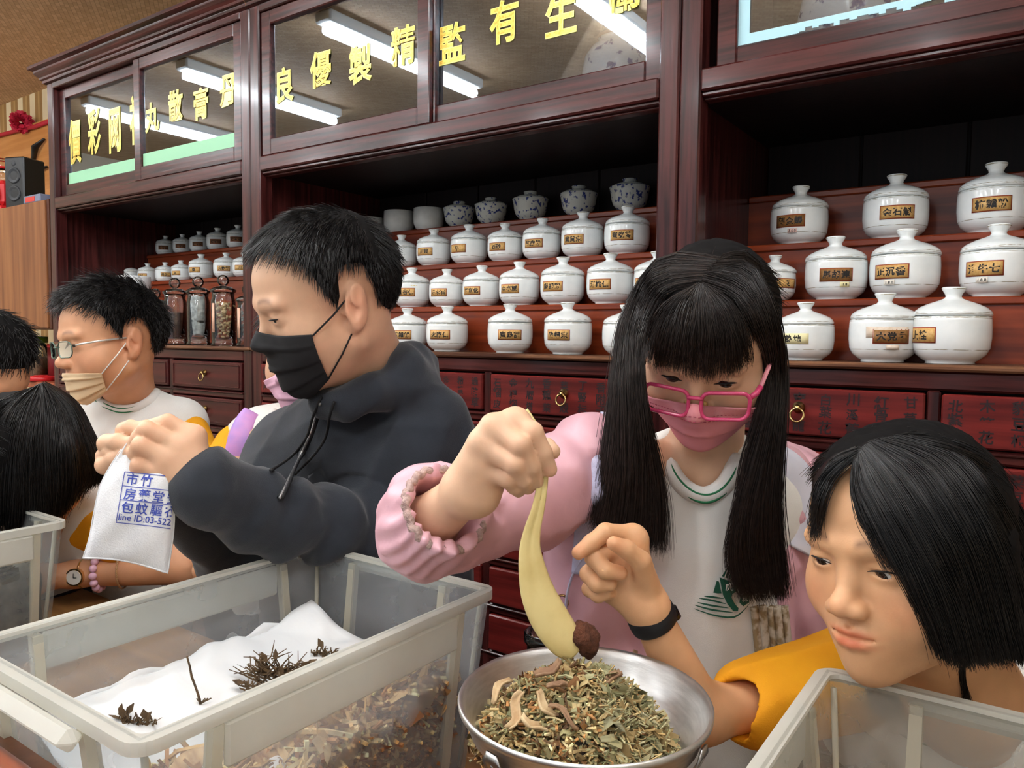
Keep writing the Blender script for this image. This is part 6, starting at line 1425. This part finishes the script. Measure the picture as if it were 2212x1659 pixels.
gd = [[hs(1850, 1000), hs(1852, 1055, .010), hs(1880, 1115, .010), hs(1915, 1180, .012), hs(1955, 1255, .014, .64), at(1998, 1340, .618), at(2028, 1412, .622)],
      [hs(1858, 985), hs(1880, 1050, .012), hs(1918, 1120, .013), hs(1960, 1195, .015), hs(1998, 1275, .018, .64), at(2030, 1350, .612), at(2055, 1432, .618)],
      [hs(1862, 972), hs(1905, 1035), hs(1952, 1110, .015), hs(1998, 1195, .018), hs(2040, 1280, .02, .63), at(2068, 1360, .612), at(2090, 1440, .62)],
      [hs(1876, 962), hs(1945, 1020), hs(2000, 1100, .016), hs(2054, 1195, .02, .63), at(2086, 1285, .622), at(2108, 1370, .626), at(2128, 1434, .635)],
      [hs(1890, 955), hs(1985, 1005), hs(2050, 1090, .018), hs(2104, 1195, .022, .63), at(2132, 1290, .625), at(2152, 1370, .63), at(2170, 1430, .64)],
      [hs(1910, 950), hs(2025, 990), hs(2100, 1080, .02, .66), hs(2152, 1190, .024, .645), at(2182, 1290, .64), at(2200, 1370, .645), at(2217, 1434, .655)],
      [hs(1935, 946), hs(2065, 985), hs(2145, 1080, .02, .71), at(2200, 1190, .67), at(2232, 1290, .665), at(2248, 1370, .67), at(2262, 1440, .68)],
      [hs(1965, 945), hs(2105, 990, .014, .72), at(2185, 1080, .72), at(2245, 1190, .71), at(2275, 1290, .71), at(2290, 1370, .715), at(2300, 1440, .72)]]
hair_sheet(gd, Rg.t, HAIR_BLACK, 4200, 'bob_hair', .00045, .0028, 20, back=.006, seed=8, wav=.0012)
gl_ = [[hs(1850, 985), hs(1800, 1030, .012, .66), hs(1778, 1080, .012, .665), at(1768, 1130, .668), at(1765, 1165, .67)], [hs(1846, 980), hs(1790, 1015, .013, .67), at(1766, 1070, .675), at(1760, 1140, .68), at(1757, 1175, .682)], [hs(1856, 968), hs(1806, 990, .013, .68), at(1768, 1040, .69), at(1756, 1110, .692), at(1752, 1160, .695)]]
hair_sheet(gl_, Rg.t, HAIR_BLACK, 420, 'side_hair', .00038, .003, 14, back=.004, seed=9, tipjit=.3, ucut=.6)
gw = [[hs(1846, 990), hs(1838, 1050, .009), hs(1852, 1110, .009), hs(1880, 1170, .009), hs(1918, 1235, .012)], [hs(1850, 985), hs(1852, 1050, .010), hs(1875, 1115, .010), hs(1908, 1180, .011), hs(1950, 1250, .014)]]
hair_sheet(gw, Rg.t, HAIR_BLACK, 90, 'loose_strands', .00035, .002, 14, under=False, seed=10)
gt = [[at(2068, 1380, .69), at(2072, 1440, .69), at(2080, 1490, .70), at(2086, 1545, .71)], [at(2078, 1380, .69), at(2082, 1440, .69), at(2088, 1490, .70), at(2094, 1530, .71)]]
hair_sheet(gt, Rg.t, HAIR_BLACK, 60, 'loose_lock', .0004, .001, 10, under=False, seed=12)
gk = [[at(1850, 1385, .78), at(1862, 1440, .78), at(1880, 1490, .78), at(1890, 1540, .78)], [at(1900, 1400, .79), at(1910, 1450, .79), at(1918, 1500, .79), at(1915, 1550, .79)], [at(1950, 1400, .80), at(1948, 1450, .80), at(1938, 1500, .80), at(1930, 1540, .80)]]
hair_sheet(gk, Rg.t, HAIR_BLACK, 500, 'far_side_hair', .00045, .003, 12, seed=13)
legs((at(2080, 1700, 1.0)[0], at(2080, 1700, 1.0)[1] + .04, .7), Rg.t, .08, .08); Rg.done()
# ---- the boy with glasses
B = Person('boy with short black hair, thin glasses and beige mask at the counter', at(270, 1100, 1.72))
f = Frame(at(240, 738, 1.58), cdir(-.66, -.13, .74), cdir(-.03, 1, .05), .97)
hp = head_prims(f, .25, True); nb_ = at(284, 872, 1.71)
core = [cone(nb_, at(280, 1050, 1.74), .045, .06, .04), cone(at(180, 965, 1.72), at(390, 965, 1.72), .03, .03, .03), cone(at(400, 950, 1.70), at(470, 1130, 1.58), .035, .03, .02), cone(at(470, 1130, 1.58), at(520, 1225, 1.42), .03, .026, .02), cone(at(520, 1225, 1.42), at(440, 1232, 1.36), .026, .02, .02)]
pr = hp + [cone(f.p(0, .03, -.045), nb_, .045, .05, .03), cone(f.p(0, -.005, -.07), at(274, 862, 1.68), .03, .036, .03)] + core
bodymesh('body', pr, .0028, SK_B, B.t, lambda V: head_tint(f, V, (1, 1, 1), (.95, .6, .58), .12, True, .8))
eyes(f, B.t, (0, -.4)); lashes(f, B.t, .3, r=.0012)
face_mask(f, hp, B.t, BEIGEM, WCORD, top=2, bot=-52, az=60, side_top=-2, side_bot=-36, off=.0045, pleat=.0022)
line = lambda a: float(np.interp(abs(a), [0, 25, 45, 60, 70, 77, 80, 95, 112, 125, 150, 180], [40, 39, 34, 20, 4, -10, 20, 24, 20, -14, -34, -36]))
capo, G, D = hair_cap(f, hp, B.t, HAIR_BLACK, line, .018, amp=.004)
short_hair(f, G, D, capo, HAIR_BLACK, 4200, lambda q: .012 + .032 * np.clip(q[:, 2] * 11 - .1, 0, 1), lambda q: np.stack([q[:, 0] * 5 - .2, -.5 + 0 * q[:, 0], -.5 - 3 * np.clip(.09 - q[:, 2], 0, .1) * 4], 1), .5, .0006, .5)
gl = thing('eyeglasses', 'thin metal framed glasses worn by the boy', 'glasses', f.p(0, -.11, -.006)); goff = np.array(gl.location); MF = mat('green_grey_metal', (92, 112, 100), .3, metal=.6); SILV = mat('silver_temple', (214, 214, 208), .3, metal=.4)
gy = lambda x: -.1055 + .16 * max(0, abs(x) - .02) + 9 * max(0, abs(x) - .045) ** 2
for s in (1, -1):
    R_ = [f.p(x, gy(x), z) - goff for x, z in rrect(s * .034, -.008, .050, .032, .012)]
    MB().tube(R_, .0012, 8, closed=True).build('frame', MF, gl); c = np.mean(R_, 0); MB().add([c] + R_, [(0, i + 1, (i + 1) % len(R_) + 1) for i in range(len(R_))]).build('lens', LENS, gl)
    MB().tube([f.p(s * x, y, z) - goff for x, y, z in ((.060, -.09, -.001), (.068, -.085, .001), (.075, -.05, .004), (.08, .0, .006))], .0019, 8).build('temple', SILV, gl)
MB().tube([f.p(x, -.107 - .001 * cos(x * 100), -.003) - goff for x in (-.009, 0, .009)], .0012, 8).build('bridge', MF, gl)
st = [cone(at(275, 960, 1.73), at(280, 1350, 1.74), .105, .13, .05), cone(at(280, 900, 1.70), at(280, 960, 1.71), .072, .1, .05), cone(at(178, 915, 1.70), at(385, 920, 1.70), .062, .062, .05), cone(at(170, 925, 1.70), at(120, 1060, 1.66), .06, .055, .04)]
bodymesh('shirt', st + [cone(at(278, 760, 1.62), at(277, 815, 1.6), .05, .05, .006, True)], .0045, WHITE_S, B.t, None, lambda P: -folds(P, 28, .0045, (0, .1, 1), 13))
collar(((206, 842), (212, 860), (232, 874), (262, 884), (295, 880), (325, 864), (338, 846)), st, B.t, .018, 1.58, 1.2)
bodymesh('yellow_sleeve', [cone(at(398, 935, 1.69), at(470, 1110, 1.60), .052, .05, .04)], .0045, YEL, B.t, None, lambda P: -folds(P, 35, .003, (.3, 0, -1), 2))
bodymesh('yellow_sleeve', [cone(at(125, 1040, 1.66), at(105, 1180, 1.58), .057, .05, .04)], .006, YEL, B.t)
legs((at(270, 1100, 1.76)[0], at(270, 1100, 1.76)[1], .72), B.t, .09, .085); B.done()
# ---- the child behind the man
C5 = Person('child in a pale pink mask half hidden behind the man in black', at(580, 1100, 1.55))
f = Frame(at(677, 757, 1.43), cdir(-.28, -.18, .92), cdir(0, 1, .05), .96)
hp = head_prims(f, .4, True); nb_ = at(670, 900, 1.49)
pr = hp + [cone(f.p(0, .03, -.045), nb_, .043, .048, .03), cone(nb_, at(640, 1050, 1.56), .045, .06, .04), cone(at(540, 950, 1.5), at(760, 950, 1.55), .04, .04, .03), cone(at(540, 950, 1.5), at(470, 1110, 1.45), .034, .03, .02)]
bodymesh('body', pr, .003, SK_G, C5.t, lambda V: head_tint(f, V)); eyes(f, C5.t, (0, -.3)); lashes(f, C5.t, .5)
face_mask(f, hp, C5.t, PALEPINK, PALEPINK, top=22, bot=-50, az=64, side_top=0, side_bot=-36, off=.006, pleat=.0012)
o, Gc, Dc = hair_cap(f, hp, C5.t, HAIR_BLACK, lambda a: float(np.interp(abs(a), [0, 40, 65, 85, 110, 180], [44, 36, 8, -20, -40, -46])), .012)
short_hair(f, Gc, Dc, o, HAIR_BLACK, 900, .05, lambda q: np.stack([q[:, 0] * 4, -.2 + 0 * q[:, 0], -1 + 0 * q[:, 0]], 1), .25, .0007, .25)
st = [cone(at(620, 980, 1.56), at(620, 1350, 1.6), .10, .12, .05), cone(at(548, 962, 1.53), at(740, 960, 1.56), .060, .06, .05)]
bodymesh('shirt', st, .0045, WHITE_S, C5.t, None, lambda P: -folds(P, 28, .004, (0, .1, 1), 15))
collar(((590, 890), (594, 904), (604, 922)), st, C5.t, .018, 1.44, 1.2)
bodymesh('yellow_sleeve', [cone(at(520, 972, 1.52), at(468, 1060, 1.47), .052, .052, .04), cone(at(468, 1060, 1.47), at(500, 1150, 1.42), .052, .05, .04)], .0045, YEL, C5.t, None, lambda P: -folds(P, 35, .003, (.3, 0, -1), 2))
sp_ = [hit(x, y, st, 1.2, .004, 1.44) for x, y in ((548, 893), (530, 915), (516, 950), (508, 990), (506, 1030), (512, 1070))]
MB().tube(resample(sp_, 24), .022, 10, flat=.25, up=FW).build('bag_strap', mat('holographic_purple_strap', (168, 140, 214), .4, rgb2=(210, 150, 214), scale=14, mix=(.4, .6)), C5.t)
legs((at(580, 1100, 1.58)[0], at(580, 1100, 1.58)[1], .7), C5.t, .085, .085); C5.done()
# ---- the girl with long black hair at the left
L6 = Person('girl seen from behind at the left edge, long straight black hair, bracelets on her arm', at(60, 1250, 1.56))
f = Frame(at(62, 985, 1.36), cdir(-.55, -.75, -.1), cdir(-.35, .6, .6), .95)
hp = head_prims(f, .4, True, False); sh, el_, wr = at(195, 1090, 1.52), at(405, 1222, 1.50), at(165, 1240, 1.475)
pr = hp + [cone(f.p(0, .03, -.045), at(80, 1110, 1.46), .044, .048, .03), cone(at(80, 1110, 1.46), at(60, 1250, 1.56), .05, .06, .04), cone(at(80, 1110, 1.47), sh, .04, .04, .03), cone(sh, el_, .04, .034, .02), cone(el_, wr, .036, .024, .02), cone(wr, at(95, 1248, 1.45), .022, .024, .02), cone(at(95, 1248, 1.45), at(40, 1258, 1.44), .018, .009, .02), cone(at(95, 1240, 1.45), at(45, 1240, 1.44), .014, .008, .01), cone(at(100, 1255, 1.45), at(55, 1275, 1.43), .014, .008, .01), cone(at(95, 1235, 1.45), at(60, 1222, 1.43), .012, .008, .01), cone(at(110, 1250, 1.44), at(85, 1278, 1.42), .012, .008, .01)]
bodymesh('body', pr, .003, SK_B, L6.t, lambda V: head_tint(f, V)); eyes(f, L6.t)
o, Gc, Dc = hair_cap(f, hp, L6.t, HAIR_BLACK, lambda a: float(np.interp(abs(a), [0, 40, 65, 85, 110, 180], [44, 36, 8, -20, -40, -46])), .012)
short_hair(f, Gc, Dc, o, HAIR_BLACK, 1200, lambda q: .003 + .045 * np.clip((q[:, 2] - .065) * 30, 0, 1), lambda q: np.stack([(q[:, 0]) * 9, .5 + 0 * q[:, 0], -.7 + 0 * q[:, 0]], 1), .03, .0007, .05, k=6, grav=.5, name='crown_hair')
inf = [hp[0], hp[1], hp[2]]; hs = lambda x, y, off=.014, tdef=None: hit(x, y, inf, .9, off, tdef)
gd = [[hs(85, 838, .014, 1.33), hs(-10, 880, .016, 1.3), at(-60, 960, 1.3), at(-80, 1040, 1.3), at(-70, 1130, 1.3)], [hs(85, 836, .014, 1.33), hs(25, 885, .016, 1.28), at(-5, 970, 1.27), at(-15, 1060, 1.28), at(-10, 1150, 1.3)], [hs(87, 835, .014, 1.33), hs(65, 890, .016, 1.27), hs(50, 975, .018, 1.26), at(48, 1065, 1.28), at(45, 1160, 1.31)],
      [hs(89, 834, .014, 1.33), hs(100, 890, .016, 1.28), hs(100, 975, .018, 1.27), at(100, 1060, 1.3), at(98, 1150, 1.33)], [hs(91, 833, .014, 1.34), hs(132, 890, .016, 1.31), at(150, 970, 1.31), at(150, 1050, 1.33), at(130, 1120, 1.36)], [hs(93, 832, .014, 1.35), hs(152, 880, .014, 1.36), at(182, 950, 1.37), at(200, 1010, 1.38), at(180, 1060, 1.4)], [hs(96, 831, .014, 1.36), at(160, 872, 1.40), at(196, 940, 1.41), at(218, 1000, 1.41), at(222, 1042, 1.42)]]
hair_sheet(gd, L6.t, HAIR_BLACK, 2600, 'long_hair', .0007, .005, 16, back=.008, seed=20)
st = [cone(at(75, 1190, 1.56), at(60, 1420, 1.64), .10, .12, .05), cone(at(30, 1130, 1.54), at(185, 1110, 1.54), .06, .058, .05), cone(at(172, 1085, 1.50), at(215, 1190, 1.54), .06, .06, .04)]
bodymesh('shirt', st, .0045, WHITE_S, L6.t, None, lambda P: -folds(P, 28, .004, (0, .1, 1), 25))
bodymesh('yellow_sleeve', [cone(at(212, 1128, 1.51), at(262, 1165, 1.50), .052, .05, .04), cone(at(205, 1130, 1.51), at(178, 1150, 1.50), .045, .03, .03)], .0045, YEL, L6.t, None, lambda P: -folds(P, 35, .003, (.3, 0, -1), 2))
c = [hit(x, y, st, 1.2, .003, 1.47) for x, y in ((158, 1038), (166, 1022), (176, 1010), (190, 1006))]; MB().tube(resample(c, 16), .006, 8).build('neckband', GREEN, L6.t)
legs((at(60, 1250, 1.60)[0], at(60, 1250, 1.60)[1], .7), L6.t, .085, .085); L6.done()
fd = (wr - el_) / np.linalg.norm(wr - el_); u = np.cross(fd, UP); u /= np.linalg.norm(u); v = np.cross(fd, u)
def around(c, r_, n): return [c + r_ * (cos(a) * u + sin(a) * v) for a in np.linspace(0, 2 * pi, n, endpoint=False)]
cw = wr - fd * .012; GOLDM = mat('pale_gold_metal', (226, 196, 142), .22, metal=1.0)
wt = thing('wristwatch', 'small gold wristwatch with a round white dial on the arm resting on the counter', 'watch', cw); fw_ = -FW * .027
MB().tube([p - cw for p in around(cw, .0255, 36)], .0028, 8, closed=True).build('strap', GOLDM, wt)
nrm = -FW; a1 = RT; a2 = UP
def disc(rad, z0, z1, m, name): 
    V = []; n = 32
    for z in (z0, z1):
        for k in range(n): V.append(fw_ + nrm * z + rad * (cos(2 * pi * k / n) * a1 + sin(2 * pi * k / n) * a2))
    MB().add(V, [tuple(range(n))[::-1], tuple(range(n, 2 * n))] + [(k, (k + 1) % n, n + (k + 1) % n, n + k) for k in range(n)]).build(name, m, wt)
disc(.0165, -.004, .004, GOLDM, 'case'); disc(.0135, .004, .0052, MATS['white_dial'], 'dial'); 
MB().tube([fw_ + nrm * .006, fw_ + nrm * .006 + a2 * .008], .0006, 5).tube([fw_ + nrm * .006, fw_ + nrm * .006 + a1 * .006], .0006, 5).build('hands', BLK, wt)
cb = wr - fd * .042; bt = thing('bead_bracelet', 'bracelet of round pale pink beads beside the gold watch', 'bracelet', cb); QZ = mat('rose_quartz', (236, 190, 214), .15, coat=.3)
bme = MB().lathe([(.0001 + .0072 * sin(a), -.0072 * cos(a)) for a in np.linspace(0.01, pi - .01, 10)], 14).mesh('bead', [QZ])
for p in around(cb, .0315, 14): link('bead', bme, bt, tuple(p - cb))
cb = wr - fd * .085; a = np.linspace(0, 2 * pi, 90, endpoint=False)
mb = MB().tube([cb + (.0335 + .0008 * cos(q * 30)) * (cos(q) * u + sin(q) * v) + fd * .0012 * sin(q * 30) for q in a], .0012, 6, closed=True); mb.tube([cb + (.0335 - .0008 * cos(q * 30)) * (cos(q) * u + sin(q) * v) - fd * .0012 * sin(q * 30) for q in a], .0012, 6, closed=True)
tag(mb.build('cord_bracelet', mat('twisted_gold_cord', (186, 146, 104), .5)), 'thin twisted cord bracelet farther up the arm from the pink beads', 'bracelet')
# ---- dark head at the far left edge
H7 = Person('person at the far left edge, only short dark hair in view', at(-40, 1050, 1.9))
f = Frame(at(-32, 790, 1.78), cdir(-.8, -.35, .3), cdir(0, 1, .1), .96); hp = head_prims(f, .4, True)
bodymesh('body', hp + [cone(f.p(0, .03, -.045), at(-40, 920, 1.84), .045, .05, .03), cone(at(-40, 920, 1.84), at(-40, 1050, 1.9), .06, .07, .04)], .004, SK_B, H7.t, lambda V: head_tint(f, V)); eyes(f, H7.t)
o, Gc, Dc = hair_cap(f, hp, H7.t, HAIR_BLACK, lambda a: float(np.interp(abs(a), [0, 40, 60, 80, 92, 112, 150, 180], [42, 34, 10, -10, 10, -24, -36, -38])), .02, amp=.004)
short_hair(f, Gc, Dc, o, HAIR_BLACK, 1800, .03, lambda q: np.stack([q[:, 0] * 5, -.3 + 0 * q[:, 0], -.6 + 0 * q[:, 0]], 1), .5, .0009, .5)
bodymesh('shirt', [cone(at(-40, 1000, 1.9), at(-40, 1350, 1.95), .11, .13, .05), cone(at(-150, 980, 1.88), at(60, 985, 1.92), .06, .06, .05)], .006, WHITE_S, H7.t)
legs((at(-40, 1050, 1.92)[0], at(-40, 1050, 1.92)[1], .7), H7.t, .085, .085); H7.done()
